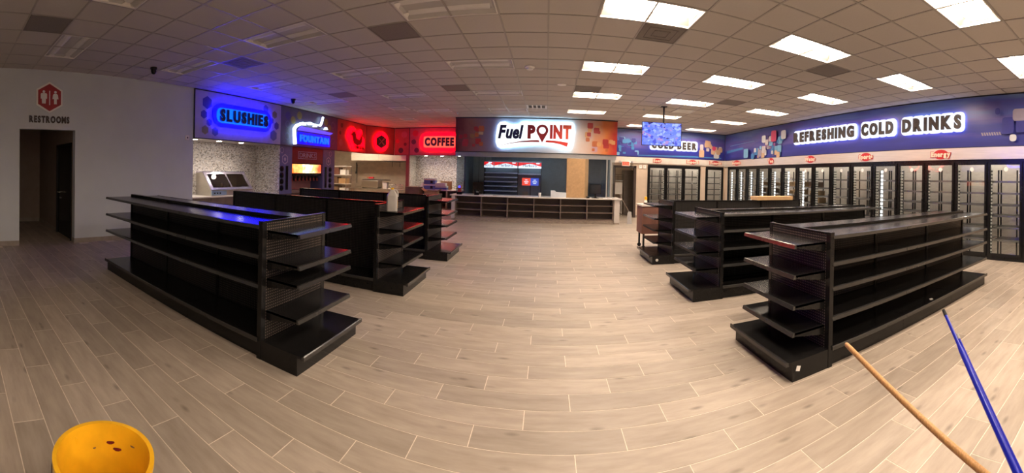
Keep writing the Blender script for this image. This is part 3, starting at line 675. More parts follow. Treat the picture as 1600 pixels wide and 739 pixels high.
# knife-and-fork panel on the diagonal corner
dv = Vector((0.79, 1.31, 0)); dl = dv.length; dv.normalize(); dn = Vector((dv.y, -dv.x, 0))
t = thing('dining_sign', 'red corner header sign with a dark hexagon of crossed knife and fork glowing red', 'sign', (-7.693, 14.80, ZB))
b = B(); sheet(b, [(0.0, 0), (dl, 0), (dl, hz), (0.0, hz)], o0, dv, dn, -0.004, 0.02); b.obj('panel', M_foodp, t)
b = B()
for q4 in ([(0, -0.02), (dl, -0.02), (dl, 0), (0, 0)], [(0, hz - 0.025), (dl, hz - 0.025), (dl, hz), (0, hz)], [(dl - 0.02, 0), (dl, 0), (dl, hz), (dl - 0.02, hz)]): sheet(b, q4, o0, dv, dn, -0.004, 0.026)
b.obj('edge_trim', M_trimk, t)
cx, cz = 0.49 * dl, 2.962 - ZB
b = B(); sheet(b, [(cx + 0.37 * math.cos(a * PI / 8), cz + 0.43 * math.sin(a * PI / 8)) for a in range(16)], o0, dv, dn, 0.06, 0.069); b.obj('led_back', M_redhalo, t)
b = B(); sheet(b, [(cx + 0.40 * math.cos(a * PI / 8), cz + 0.46 * math.sin(a * PI / 8)) for a in range(16)], o0, dv, dn, 0.07, 0.09); b.obj('halo_plate', M_redf, t)
b = B(); sheet(b, regular(cx, cz, 0.30), o0, dv, dn, 0.091, 0.12); b.obj('hexagon', M_letter, t)
for s, nme in ((1, 'knife'), (-1, 'fork')):
    c_, s_ = math.cos(PI / 4), math.sin(PI / 4) * s
    R2 = lambda x, z: (cx + (x * c_ - z * s_), cz + (x * s_ + z * c_))
    b = B(); sheet(b, [R2(-0.21, -0.018), R2(0.06, -0.018), R2(0.08, -0.035), R2(0.2, -0.035), R2(0.22, 0.0), R2(0.2, 0.035), R2(0.08, 0.035), R2(0.06, 0.018), R2(-0.21, 0.018)], o0, dv, dn, 0.121, 0.126 if s > 0 else 0.128)
    b.obj(nme, mat('rose_print', (0.42, 0.12, 0.13), 0.4), t)
# narrow printed panel and the coffee sign on the back wall line
Yc = 16.12
t = thing('printed_header_panel', 'narrow red header panel printed with small discs left of the coffee sign', 'sign', (-6.5, Yc, ZB))
rt2, nm2 = (1, 0, 0), (0, -1, 0)
box('panel', M_foodp, t, -0.365, 0.37, -0.03, 0.06, 0, hz)
fr = B(); fr.box(-0.34, 0.37, -0.04, 0.05, -0.02, 0); fr.box(-0.34, 0.37, -0.04, 0.05, hz - 0.025, hz); fr.box(0.35, 0.37, -0.04, 0.05, 0, hz); fr.obj('edge_trim', M_trimk, t)
for x, z, r, m in ((0.1, 0.92, 0.15, M_coffp), (-0.22, 0.62, 0.1, M_redhalo and mat('bright_red_print', (0.55, 0.02, 0.03), 0.4)), (0.16, 0.48, 0.08, M_maroon), (-0.05, 0.2, 0.13, M_trimk)): decal(t, regular(x, z, r, 8), o0, rt2, nm2, m, name='printed_disc')
t = thing('coffee_sign', 'rose red header sign with dark COFFEE letters glowing red', 'sign', (-4.7, Yc, ZB))
q = lambda x, z: (x + 4.7, z - ZB)
box('panel', M_coffp, t, -1.42, 1.4, -0.03, 0.06, 0, hz)
fr = B(); fr.box(-1.42, 1.4, -0.04, 0.05, -0.02, 0); fr.box(-1.42, 1.4, -0.04, 0.05, hz - 0.025, hz); fr.obj('edge_trim', M_trimk, t)
b = B(); sheet(b, rrect(0.0, 2.99 - ZB, 1.72, 0.72, 0.28, 6), o0, rt2, nm2, 0.075, 0.083); b.obj('led_back', M_redhalo, t)
b = B(); sheet(b, rrect(0.0, 2.99 - ZB, 1.80, 0.80, 0.30, 6), o0, rt2, nm2, 0.085, 0.10); b.obj('halo_plate', M_redf, t)
b = B(); sheet(b, rrect(0.0, 2.99 - ZB, 1.46, 0.50, 0.08, 3), o0, rt2, nm2, 0.101, 0.106); b.obj('halo_face', M_pinkhalo, t)
lettering(t, 'COFFEE', (-0.66, -0.115, 2.81 - ZB), rt2, nm2, 1.34, 0.37, 0.05, M_maroon, bold=0.065)
for x, z, r, m in ((-6.0 + 0.15, 3.38, 0.15, mat('bright_red_print', (0.55, 0.02, 0.03), 0.4)), (-5.93, 3.0, 0.12, M_maroon), (-5.78, 2.62, 0.12, M_maroon)): decal(t, regular(*q(x, z), r, 8), o0, rt2, nm2, m, name='printed_disc')

# ------------------------------------------------------------------ the counter's lit sign
YS = 13.2
t = thing('counter_sign', 'wide header sign over the counter with white-lit Fuel POINT lettering', 'sign', (-0.4, YS, 0))
M_fuelp = ramp_mat('fuel_sign_print', [(0.0, (0.13, 0.014, 0.014)), (0.10, (0.26, 0.11, 0.08)), (0.22, (0.20, 0.15, 0.22)), (0.42, (0.40, 0.44, 0.50)), (0.72, (0.58, 0.53, 0.49)), (0.84, (0.52, 0.34, 0.26)), (0.92, (0.60, 0.18, 0.04)), (1.0, (0.45, 0.025, 0.02))], 0, -2.88, 2.88, noise=0.14, nsc=2.0)
box('panel', M_fuelp, t, -2.87, 2.87, 0.0, 0.08, 2.42, H - 0.005)
box('side_panel', M_fuelp, t, -2.87, -2.80, 0.08, 2.9, 2.42, H - 0.005); box('side_panel', M_fuelp, t, 2.80, 2.87, 0.08, 1.9, 2.42, H - 0.005)
fr = B(); fr.box(-2.88, 2.88, -0.012, 0.06, H - 0.04, H - 0.004); fr.box(-2.88, 2.88, -0.012, 0.06, 2.405, 2.43); fr.obj('edge_trim', M_trimk, t)
pts = [(-1.80, 2.76), (-1.80, 3.0), (-1.75, 3.36), (-1.66, 3.47), (-1.48, 3.49), (-1.36, 3.40), (-1.2, 3.37), (-1.0, 3.39), (-0.92, 3.49), (-0.76, 3.51), (-0.5, 3.47), (-0.19, 3.51), (0.3, 3.48), (0.86, 3.50), (0.93, 3.40), (0.91, 3.1), (0.86, 2.85), (0.86, 2.64), (0.78, 2.55), (0.66, 2.54), (0.3, 2.66), (0.0, 2.72), (-0.35, 2.72), (-0.8, 2.68), (-1.3, 2.59), (-1.62, 2.54), (-1.74, 2.60)]
pts = [(x + 0.4, z) for x, z in pts]
b = B(); sheet(b, [(x * 0.975, 3.02 + (z - 3.02) * 0.94) for x, z in pts], o0, rt2, nm2, 0.045, 0.054); b.obj('led_back', M_whitehalo, t)
b = B(); sheet(b, pts, o0, rt2, nm2, 0.055, 0.075); b.obj('halo_plate', M_whitef, t)
lettering(t, 'Fuel', (-1.72 + 0.4, -0.077, 2.892), rt2, nm2, 0.89, 0.478, 0.03, M_navy, bold=0.045, shear=0.22, gap=-0.045, cap='F')
pc = [mat('sign_red_%s' % n, c, 0.4) for n, c in (('crimson', (0.34, 0.022, 0.028)), ('scarlet', (0.50, 0.035, 0.035)), ('vermilion', (0.68, 0.045, 0.03)), ('orange', (0.85, 0.09, 0.035)))]
lettering(t, 'P', (-0.69 + 0.4, -0.077, 2.90), rt2, nm2, 0.275, 0.482, 0.03, pc[0], bold=0.07)
lettering(t, 'INT', (0.085 + 0.4, -0.077, 2.912), rt2, nm2, 0.745, 0.49, 0.03, [pc[1], pc[2], pc[3]], bold=0.07, gap=0.05)
# map pin standing for the O
n = 20; cx, cz, ro, ri = -0.178 + 0.4, 3.195, 0.206, 0.118
outer = [(cx + ro * math.cos(a), cz + ro * math.sin(a)) for a in [math.radians(-28 + 236 * k / n) for k in range(n + 1)]]
inner = [(cx + ri * math.cos(a), cz + ri * math.sin(a)) for a in [math.radians(-28 + 236 * k / n) for k in range(n + 1)]]
b = B()
for k in range(n): sheet(b, [outer[k], outer[k + 1], inner[k + 1], inner[k]], o0, rt2, nm2, 0.077, 0.107)
low = [math.radians(208 + 124 * k / 8) for k in range(9)]
tip = (cx, 2.775)
lowi = [(cx + ri * math.cos(a), cz + ri * math.sin(a)) for a in low]
edge = [outer[-1]] + [(outer[-1][0] + (tip[0] - outer[-1][0]) * s / 4, outer[-1][1] + (tip[1] - outer[-1][1]) * s / 4) for s in (1, 2, 3)] + [tip] + [(tip[0] + (outer[0][0] - tip[0]) * s / 4, tip[1] + (outer[0][1] - tip[1]) * s / 4) for s in (1, 2, 3)] + [outer[0]]
for k in range(8): sheet(b, [lowi[k], lowi[k + 1], edge[k + 1], edge[k]], o0, rt2, nm2, 0.077, 0.107)
b.obj('map_pin', pc[0], t)
def swoosh(name, up, dn, m):
    b = B()
    for k in range(len(up) - 1): sheet(b, [(up[k][0] + 0.4, up[k][1]), (up[k + 1][0] + 0.4, up[k + 1][1]), (dn[k + 1][0] + 0.4, dn[k + 1][1]), (dn[k][0] + 0.4, dn[k][1])], o0, rt2, nm2, 0.077, 0.10)
    return b.obj(name, m, t)
swoosh('swoosh', [(-1.65, 2.648), (-1.3, 2.735), (-0.9, 2.81), (-0.55, 2.848), (-0.30, 2.858)], [(-1.65, 2.642), (-1.3, 2.720), (-0.9, 2.775), (-0.55, 2.79), (-0.265, 2.79)], pc[0])
swoosh('swoosh', [(-0.03, 2.858), (0.2, 2.852), (0.45, 2.835), (0.73, 2.792)], [(-0.07, 2.79), (0.2, 2.778), (0.45, 2.735), (0.69, 2.655)], pc[2])
def squares(t, spots, cols, o, right, normal, d=0.0):
    for k, (x, z, s, c) in enumerate(spots): decal(t, rrect(x, z, s, s, s * 0.18, 2), o, right, normal, cols[c], d=d + 0.0016 * k, name='printed_square')
fc = [mat('print_sq_%d' % k, c, 0.4) for k, c in enumerate(((0.45, 0.12, 0.04), (0.30, 0.16, 0.06), (0.48, 0.36, 0.22), (0.38, 0.03, 0.03), (0.60, 0.30, 0.12), (0.45, 0.28, 0.34), (0.20, 0.03, 0.04)))]
rs = random.Random(3)
squares(t, [(-2.35 + rs.uniform(-0.35, 0.45), rs.uniform(2.6, 3.3), rs.choice((0.10, 0.14, 0.2)), rs.choice((0, 1, 2, 3))) for _ in range(16)], fc, (0, 0, 0), rt2, nm2, 0.001)
squares(t, [(2.35 + rs.uniform(-0.55, 0.4), rs.uniform(2.55, 3.45), rs.choice((0.1, 0.14, 0.2)), rs.choice((0, 4, 3, 5, 4))) for _ in range(20)], fc, (0, 0, 0), rt2, nm2, 0.001)

# ------------------------------------------------------------------ cold-drinks headers
stops = [(0.0, (0.018, 0.02, 0.17)), (0.35, (0.03, 0.035, 0.26)), (0.55, (0.10, 0.075, 0.28)), (0.75, (0.07, 0.10, 0.34)), (1.0, (0.14, 0.22, 0.42))]
M_bluep = ramp_mat('blue_streak_print', stops, 2, 2.3, 3.9, noise=1.1, nscale=(1, 0.22, 1.6), nsc=2.2)
M_bluep2 = ramp_mat('blue_streak_print_back', stops, 2, 2.3, 3.9, noise=1.1, nscale=(0.22, 1, 1.6), nsc=2.2)
blc = [mat('blue_sq_%d' % k, c, 0.4) for k, c in enumerate(((0.05, 0.20, 0.45), (0.16, 0.36, 0.55), (0.03, 0.03, 0.22), (0.45, 0.40, 0.42), (0.50, 0.32, 0.20), (0.32, 0.10, 0.28), (0.55, 0.55, 0.58), (0.50, 0.05, 0.12), (0.10, 0.07, 0.25), (0.28, 0.24, 0.30)))]
t = thing('cold_drinks_sign', 'long blue header along the cooler wall with glowing REFRESHING COLD DRINKS letters', 'sign', (XR, 0, 0))
rr, rn = (0, -1, 0), (-1, 0, 0)
box('panel', M_bluep, t, -0.03, 0.0, 1.0, YB - 0.03, 2.49, H - 0.005)
fr = B(); fr.box(-0.04, 0, 1.0, YB - 0.03, H - 0.03, H - 0.004); fr.box(-0.04, 0, 1.0, YB - 0.03, 2.48, 2.50); fr.obj('edge_trim', M_trimk, t)
halo_b = B(); led_b = B()
for wd, a, wdt in (('REFRESHING', 9.92, 2.72), ('COLD', 6.91, 1.08), ('DRINKS', 5.54, 1.64)):
    cs = lettering(t, wd, (-0.115, a, 2.915), rr, rn, wdt, 0.325, 0.04, M_letter, bold=0.065, gap=0.19)
    for k, (c, wch) in enumerate(cs):
        sheet(halo_b, rrect(c, 2.915 + 0.1625, wch + 0.13, 0.325 + 0.13, 0.10, 4), (-0.07, a, 0), rr, rn, 0.0 + 0.0004 * (k % 2), 0.02 + 0.0004 * (k % 2))
        sheet(led_b, rrect(c, 2.915 + 0.1625, wch + 0.08, 0.325 + 0.08, 0.09, 3), (-0.055, a, 0), rr, rn, 0, 0.01)
halo_b.obj('halo_plate', M_coolf, t)
stuff(led_b.obj('led_back', M_coolhalo, t))
rs = random.Random(11)
sp = []
for k in range(44):
    yy = rs.uniform(10.7, 12.6); zz = rs.uniform(2.55, 3.25 if yy < 12 else 2.9); sp.append((-yy, zz, rs.choice((0.12, 0.16, 0.2, 0.26)), rs.choice((0, 1, 3, 4, 5, 6, 8, 9))))
squares(t, sp, blc, (0, 0, 0), rr, rn, 0.0305)
for k, (yy, zz, a, b_, c) in enumerate(((11.15, 3.25, 0.32, 0.40, 7), (10.55, 3.25, 0.28, 0.30, 6), (13.1, 2.72, 0.35, 0.36, 1), (2.78, 2.93, 0.27, 0.36, 2), (2.50, 2.95, 0.20, 0.36, 2), (2.52, 3.15, 0.30, 0.26, 9), (3.02, 3.25, 0.12, 0.15, 2), (2.66, 2.66, 0.16, 0.15, 6))):
    decal(t, rrect(-yy, zz, a, b_, 0.06, 3), o0, rr, rn, blc[c], d=0.105 + 0.002 * k, name='printed_square')
for k in range(8): decal(t, [(-3.42 + 0.06 * k, 2.74), (-3.38 + 0.06 * k, 2.74), (-3.41 + 0.06 * k, 2.81), (-3.45 + 0.06 * k, 2.81)], o0, rr, rn, blc[9], d=0.031, name='printed_dash')
decal(t, [(-14.9, 2.80), (-13.4, 2.92), (-13.5, 2.99), (-14.9, 2.92)], o0, rr, rn, blc[0], d=0.031, name='printed_streak')
decal(t, [(-14.6, 3.1), (-12.6, 3.18), (-12.6, 3.19), (-14.6, 3.12)], o0, rr, rn, blc[1], d=0.031, name='printed_streak')
t = thing('cold_beer_sign', 'blue header on the back wall with glowing COLD BEER letters, partly behind the screen', 'sign', (5.1, YB, 0))
q = lambda x: x - 5.1
box('panel', M_bluep2, t, q(2.52), q(XR - 0.04), -0.03, 0.0, 2.49, H - 0.005)
fr = B(); fr.box(q(2.52), q(XR - 0.04), -0.04, 0, H - 0.03, H - 0.004); fr.box(q(2.52), q(XR - 0.04), -0.04, 0, 2.48, 2.50); fr.obj('edge_trim', M_trimk, t)
hb2 = B(); lb2 = B()
for wd, a, wdt in (('COLD', 4.25, 0.97), ('BEER', 5.38, 0.88)):
    cs = lettering(t, wd, (q(a), -0.115, 2.87), rt2, nm2, wdt, 0.31, 0.04, M_letter, bold=0.065, gap=0.19)
    for k, (c, wch) in enumerate(cs): sheet(lb2, rrect(q(a) + c, 2.87 + 0.155, wch + 0.08, 0.31 + 0.08, 0.09, 3), (0, -0.055, 0), rt2, nm2, 0, 0.01)
    for k, (c, wch) in enumerate(cs): sheet(hb2, rrect(q(a) + c, 2.87 + 0.155, wch + 0.13, 0.31 + 0.13, 0.10, 4), (0, -0.07, 0), rt2, nm2, 0.0004 * (k % 2), 0.02 + 0.0004 * (k % 2))
hb2.obj('halo_plate', M_coolf, t)
stuff(lb2.obj('led_back', M_coolhalo, t))
rs = random.Random(5)
squares(t, [(q(rs.uniform(2.75, 3.75)), rs.uniform(2.6, 3.2), rs.choice((0.12, 0.17, 0.22)), rs.choice((0, 1, 2, 0))) for _ in range(22)], blc, (0, 0, 0), rt2, nm2, 0.0305)
squares(t, [(q(rs.uniform(6.75, 7.45)), rs.uniform(2.65, 3.3), rs.choice((0.14, 0.2, 0.26)), rs.choice((3, 4, 4, 6))) for _ in range(16)], blc, (0, 0, 0), rt2, nm2, 0.0305)
for a, b_ in ((rrect(q(6.53), 2.75, 0.24, 0.32, 0.05), 4), (rrect(q(6.53), 3.02, 0.16, 0.26, 0.05), 3), (regular(q(7.12), 3.0, 0.10, 10), 7)): decal(t, a, o0, rt2, nm2, blc[b_], d=0.058, name='printed_bottle')
decal(t, [(q(3.7), 2.58), (q(6.2), 2.62), (q(7.5), 2.60), (q(7.5), 2.57), (q(3.7), 2.55)], o0, rt2, nm2, blc[0], d=0.031, name='printed_streak')

# brushed bands under the blue headers, and their oval category plates
struct(B().box(XR - 0.05, XR + 0.01, 1.0, YB - 0.02, 2.215, 2.482).obj('trim_right', M_band))
struct(B().box(2.52, XR - 0.05, YB - 0.05, YB, 2.235, 2.482).obj('trim_back', mat('white_band', (0.72, 0.65, 0.58), 0.4, 0.2, var=0.03)))
M_oval = mat('oval_red', (0.50, 0.02, 0.025), 0.35)
M_cream = mat('cream_letter', (0.80, 0.62, 0.48), 0.4)
def oval(text, label, o, right, normal, w_, h_, tw):
    t = thing('category_plate', label, 'sign', o, group='oval category plates over the cooler doors')
    b = B(); sheet(b, [(w_ / 2 * math.cos(2 * PI * k / 24), h_ / 2 * math.sin(2 * PI * k / 24)) for k in range(24)], o0, right, normal, 0, 0.012); b.obj('oval', M_oval, t)
    lettering(t, text, Vector(right) * (-tw / 2 - 0.02) + Vector(normal) * 0.0125 + Vector((0, 0, -0.072)), right, normal, tw + 0.04, 0.15, 0.004, M_oval, bold=0.13, name='lettering_outline', joined=True, gap=-0.02)
    lettering(t, text, Vector(right) * (-tw / 2) + Vector(normal) * 0.017 + Vector((0, 0, -0.06)), right, normal, tw, 0.125, 0.008, M_cream, bold=0.06, name='lettering', joined=True, gap=0.06)
for text, lab, yy, zz, w_, tw in (('Isotonic', 'small red oval plate over the coolers nearest the back corner', 13.93, 2.36, 0.5, 0.72), ('Tea', 'small round red plate second from the back corner over the coolers', 11.37, 2.36, 0.36, 0.36), ('Water', 'red oval Water plate over the coolers', 9.137, 2.355, 0.40, 0.50), ('Sports', 'red oval Sports plate over the coolers', 6.807, 2.35, 0.38, 0.50), ('Energy', 'red oval Energy plate over the nearest coolers', 4.464, 2.345, 0.40, 0.53)):
    oval(text, lab, (XR - 0.05, yy, zz), rr, rn, w_, 0.225, tw)
for text, lab, xx, w_, tw in (('Beer', 'round red plate on the back band left of the others', 4.54, 0.36, 0.34), ('Import', 'red oval plate on the back band in the middle of three', 6.12, 0.38, 0.56), ('Domestic', 'red oval plate on the back band over the single cooler door', 7.21, 0.38, 0.58)):
    oval(text, lab, (xx, YB - 0.05, 2.36), rt2, nm2, w_, 0.19, tw)

# ------------------------------------------------------------------ coolers
NUM = ['first', 'second', 'third', 'fourth', 'fifth', 'sixth', 'seventh', 'eighth', 'ninth', 'tenth', 'eleventh', 'twelfth', 'thirteenth', 'fourteenth', 'fifteenth']
def cooler_door(w_, loc, rotz, label, group, sticker=True, z0=0.09, z1=2.15):
    t = thing('cooler_door', label, 'cooler door', loc, rotz, group)      # local: x along the front, -y out into the shop
    h = w_ / 2
    f = B(); f.box(-h + 0.004, -h + 0.055, -0.03, 0.02, z0, z1); f.box(h - 0.055, h - 0.004, -0.03, 0.02, z0, z1); f.box(-h + 0.055, h - 0.055, -0.03, 0.02, z1 - 0.06, z1); f.box(-h + 0.055, h - 0.055, -0.03, 0.02, z0, z0 + 0.06)
    f.obj('door_frame', M_black, t)
    box('glass', M_glass, t, -h + 0.055, h - 0.055, -0.008, -0.002, z0 + 0.06, z1 - 0.06)
    b = B(); b.tube([(h - 0.035, -0.028, 0.85), (h - 0.035, -0.065, 0.87), (h - 0.035, -0.065, 1.28), (h - 0.035, -0.028, 1.30)], 0.009, 6); b.obj('handle', M_blackm, t, True)
    if sticker:
        b = B(); sheet(b, regular(0.02, z1 - 0.16, 0.05, 14), (0, -0.008, 0), (1, 0, 0), (0, -1, 0), 0.0005, 0.002); b.obj('round_sticker', M_whitep, t)
    return t
def cooler_rack(w_, loc, rotz, label, group, zs):
    t = thing('cooler_shelf_rack', label, 'shelf rack', loc, rotz, group)
    h = w_ / 2 - 0.02
    for x in (-h, h - 0.03):
        for y in (0.06, 0.66): box('post', M_led2 if y < 0.1 else M_blackm, t, x, x + 0.03, y, y + 0.03, 0.0, 2.0)
    box('centre_post', M_blackm, t, 0.0, 0.028, 0.70, 0.73, 0, 2.0)
    for z in zs:
        s = B(); s.box(-h + 0.03, h - 0.03, 0.08, 0.68, z - 0.012, z)
        s = s.obj('shelf', M_rackshelf, t)
        box('shelf_rail', M_rail, s, -h + 0.03, h - 0.03, 0.06, 0.08, z - 0.025, z + 0.018)
    return t
M_led2 = dots('post_slots_lit', (0.10, 0.10, 0.10), (0.85, 0.83, 0.8), 2, pitch=0.075, rad=0.40, rough=0.3)
M_rackshelf = mat('rack_shelf_dark', (0.05, 0.047, 0.045), 0.35, var=0.05)
M_rail = mat('rack_rail', (0.30, 0.28, 0.27), 0.25, 0.6, var=0.05)
ZS = [0.42, 0.70, 0.96, 1.20, 1.46, 1.72]
DP = 0.8215; Y0 = 14.78
def led_mat():
    m = dots('mullion_led', (0.05, 0.05, 0.05), (0.9, 0.9, 0.9), 2, pitch=0.105, rad=0.50, rough=0.4); nt = m.node_tree; b = nt.nodes['Principled BSDF']
    mx = [n for n in nt.nodes if n.bl_idname == 'ShaderNodeMix'][0]; nt.links.new(mx.outputs[2], b.inputs['Emission Color']); b.inputs['Emission Strength'].default_value = 1.2
    return m
M_ledstrip = led_mat()
fm = B(); fm.box(XR - 0.02, XR + 0.06, 2.42, 14.80, 2.15, 2.215); fm.box(XR - 0.02, XR + 0.06, 2.42, 14.80, 0.0, 0.088)
fm = struct(fm.obj('trim_cooler', M_black))
for k in range(16): box('mullion', M_black, fm, XR - 0.012, XR + 0.06, Y0 - k * DP - 0.035, Y0 - k * DP + 0.035, 0.088, 2.15)
for k in range(15):
    yc = Y0 - (k + 0.5) * DP
    lab = '%s glass cooler door along the right wall counting from the back corner' % NUM[k]
    if k == 14: lab = 'nearest full glass cooler door on the right wall, at the frame edge'
    cooler_door(DP - 0.07 + 0.04, (XR - 0.012, yc, 0), -PI / 2, lab, 'glass doors of the wall cooler', sticker=k > 5)
    if k < 7 or k == 10: box('led_strip', M_ledstrip, fm, XR + 0.062, XR + 0.075, Y0 - (k + 1) * DP + 0.55, Y0 - (k + 1) * DP + 0.62, 0.25, 2.0)
    cooler_rack(DP, (XR + 0.06, yc, 0), -PI / 2, '%s empty shelf rack behind the right wall cooler doors, from the back corner' % NUM[k], 'racks inside the wall cooler', ZS)
fm = B(); fm.box(4.15, 6.51, YB - 0.03, YB + 0.06, 2.12, 2.19); fm.box(4.15, 6.51, YB - 0.03, YB + 0.06, 0.0, 0.088); fm.box(6.77, 7.63, YB - 0.03, YB + 0.06, 2.12, 2.19); fm.box(6.77, 7.63, YB - 0.03, YB + 0.06, 0.0, 0.088)
fm = struct(fm.obj('trim_beer_cooler', M_black))
for x in (4.17, 4.935, 5.72, 6.49, 6.79, 7.61): box('mullion', M_black, fm, x - 0.03, x + 0.03, YB - 0.02, YB + 0.06, 0.088, 2.12)
for k, (a, b_) in enumerate(((4.17, 4.935), (4.935, 5.72), (5.72, 6.49), (6.79, 7.61))):
    nmx = ['left door of the three-door beer cooler', 'middle door of the three-door beer cooler', 'right door of the three-door beer cooler', 'single glass beer cooler door beside the corner'][k]
    cooler_door(b_ - a - 0.03, ((a + b_) / 2, YB - 0.022, 0), 0, nmx + ' on the back wall', 'glass doors of the beer cooler', sticker=False, z1=2.12)
    cooler_rack(b_ - a, ((a + b_) / 2, YB + 0.10, 0), 0, 'shelf rack behind the ' + nmx, 'racks inside the beer cooler', ZS)
# jar lights and cartons in the walk-in cooler
for k, (x, y, lab) in enumerate(((9.2, 13.6, 'behind the second cooler door'), (9.2, 11.6, 'behind the fourth cooler door'), (9.2, 9.4, 'behind the seventh cooler door'), (9.2, 6.6, 'behind the tenth cooler door'), (9.2, 4.3, 'behind the thirteenth cooler door'), (9.2, 2.75, 'at the near end of the cooler'), (5.6, 16.4, 'in the beer cooler'), (7.2, 16.4, 'behind the single beer cooler door'))):
    t = thing('jar_light', 'small glowing jar light ' + lab, 'lamp', (x, y, 2.75), group='jar lights in the coolers')
    B().lathe([(0.07, 0), (0.07, -0.09), (0.055, -0.10)], n=14).obj('base', M_alu, t, True)
    B().lathe([(0.052, -0.10), (0.058, -0.16), (0.05, -0.21), (0.02, -0.235)], n=14).obj('globe', M_globe, t, True)
def carton(name, label, loc, s, rotz=0, m=None, open_=False, tape=True, group=None):
    t = thing(name, label, 'box', loc, rotz, group); a, b_, c = s
    if open_:
        o = B(); o.box(-a, a, -b_, b_, 0, 0.01); o.box(-a, a, -b_, -b_ + 0.006, 0, c); o.box(-a, a, b_ - 0.006, b_, 0, c); o.box(-a, -a + 0.006, -b_, b_, 0, c); o.box(a - 0.006, a, -b_, b_, 0, c); o.obj('body', m or M_kraft, t)
        for sx in (-1, 1):
            B().prism([(sx * a, -b_, c), (sx * a, b_, c), (sx * (a + 0.14), b_, c + 0.10), (sx * (a + 0.14), -b_, c + 0.10)], (0, 0, 0.005)).obj('flap', m or M_kraft, t)
    else:
        box('body', m or M_kraft, t, -a, a, -b_, b_, 0, c, bevel=0.004)
        if tape: box('tape', M_tape, t, -a - 0.0008, a + 0.0008, -0.025, 0.025, c - 0.04, c + 0.001)
    return t
M_tape = mat('packing_tape', (0.55, 0.40, 0.24), 0.25, var=0.05)
rk = random.Random(2)
n_ = 0
for k, yy in ((2, 12.7), (3, 11.9), (4, 11.0), (5, 10.2), (6, 9.4)):
    for z in (ZS[1], ZS[2], ZS[3], ZS[4])[(k % 2):]:
        n_ += 1
        carton('carton', 'brown carton on the %s level of the rack behind the %s cooler door' % ({ZS[1]: 'second', ZS[2]: 'third', ZS[3]: 'fourth', ZS[4]: 'fifth'}[z], NUM[k]), (XR + 0.06 + 0.42, yy + rk.uniform(-0.08, 0.08), z + 0.001), (0.16, rk.uniform(0.16, 0.24), rk.uniform(0.12, 0.19)), 0, M_kraft if n_ % 3 else M_kraftd, group='cartons inside the wall cooler')

# ------------------------------------------------------------------ sales counter
t = thing('sales_counter', 'long sales counter with brown open shelving and pale stone top', 'counter', (-0.42, 12.9, 0))
q = lambda x: x + 0.42
box('countertop', M_counter, t, q(-3.32), q(2.62), -0.08, 0.85, 0.855, 0.892, bevel=0.004)
box('back_panel', M_brown, t, q(-3.14), q(2.36), 0.36, 0.38, 0.13, 0.855)
box('base_panel', M_brownl, t, q(-3.14), q(2.36), 0.02, 0.38, 0.13, 0.158)
for k in range(7): box('divider', M_brownl, t, q(-3.14 + 0.9133 * k - 0.018), q(-3.14 + 0.9133 * k + 0.018), 0.0, 0.36, 0.158, 0.855)
for k in range(6):
    for z in (0.385, 0.620): box('shelf', M_brownl, t, q(-3.14 + 0.9133 * k + 0.018), q(-3.14 + 0.9133 * (k + 1) - 0.018), 0.012, 0.36, z - 0.011, z + 0.011)
for k in range(6): box('kick_tile', M_kick, t, q(-3.14 + 0.92 * k + 0.002), q(-3.14 + 0.92 * (k + 1) - 0.002), 0.03, 0.05, 0, 0.13)
for a, b_ in ((-3.28, -3.16), (2.37, 2.56)): box('end_pier', M_pier, t, q(a), q(b_), -0.03, 0.80, 0.06, 0.855); box('pier_foot', M_kick, t, q(a) + 0.005, q(b_) - 0.005, -0.02, 0.79, 0, 0.06)
# glass screen above it
t = thing('counter_glass', 'frameless glass security screen standing on the sales counter', 'glass screen', (-0.42, 13.3, 0.892))
for a, b_ in ((-3.22, -2.06), (-2.05, -0.50), (-0.49, 1.06), (1.07, 2.10)): box('pane', M_glassd, t, q(a), q(b_), -0.005, 0.005, 0.0, 1.36)
box('return_pane', M_glassd, t, q(-3.225), q(-3.215), 0.0, 1.5, 0, 1.36)
for x in (2.12, 2.26): box('mullion', M_alu, t, q(x), q(x + 0.05), -0.03, 0.03, 0, 1.36)
box('pane', M_glassd, t, q(2.32), q(2.42), -0.005, 0.005, 0, 1.36)
box('head_rail', M_alu, t, q(-3.26), q(2.46), -0.07, 0.07, 1.36, 1.51)
# things behind and on the counter
t = thing('cigarette_rack', 'dark wall rack with white shelf edges under red and white header cards', 'shelf rack', (-1.36, 15.4, 0))
q = lambda x: x + 1.36
box('back_panel', M_dark, t, q(-2.57), q(-0.2), 0.30, 0.34, 0.3, 2.2)
for a, b_ in ((-2.57, -2.545), (-1.18, -1.155), (-0.225, -0.20)): box('side_panel', M_blackm, t, q(a), q(b_), 0, 0.30, 0.0, 2.14)
M_strip = mat('white_price_strip', (0.50, 0.56, 0.68), 0.35)
for k, z in enumerate((0.95, 1.145, 1.33, 1.515, 1.69)):
    s = box('shelf', M_blackm, t, q(-2.545), q(-1.18), 0.02, 0.30, z - 0.012, z + 0.005); box('price_strip', M_strip, s, q(-2.545), q(-1.18), 0.008, 0.02, z - 0.022, z + 0.022)
s = box('shelf', M_blackm, t, q(-1.155), q(-0.225), 0.02, 0.30, 1.655, 1.672); box('price_strip', M_strip, s, q(-1.155), q(-0.225), 0.008, 0.02, 1.645, 1.69)
M_mred = emit('backlit_red', (0.75, 0.01, 0.012), 0.9); M_mwhite = emit('backlit_white', (0.85, 0.88, 0.95), 0.9)
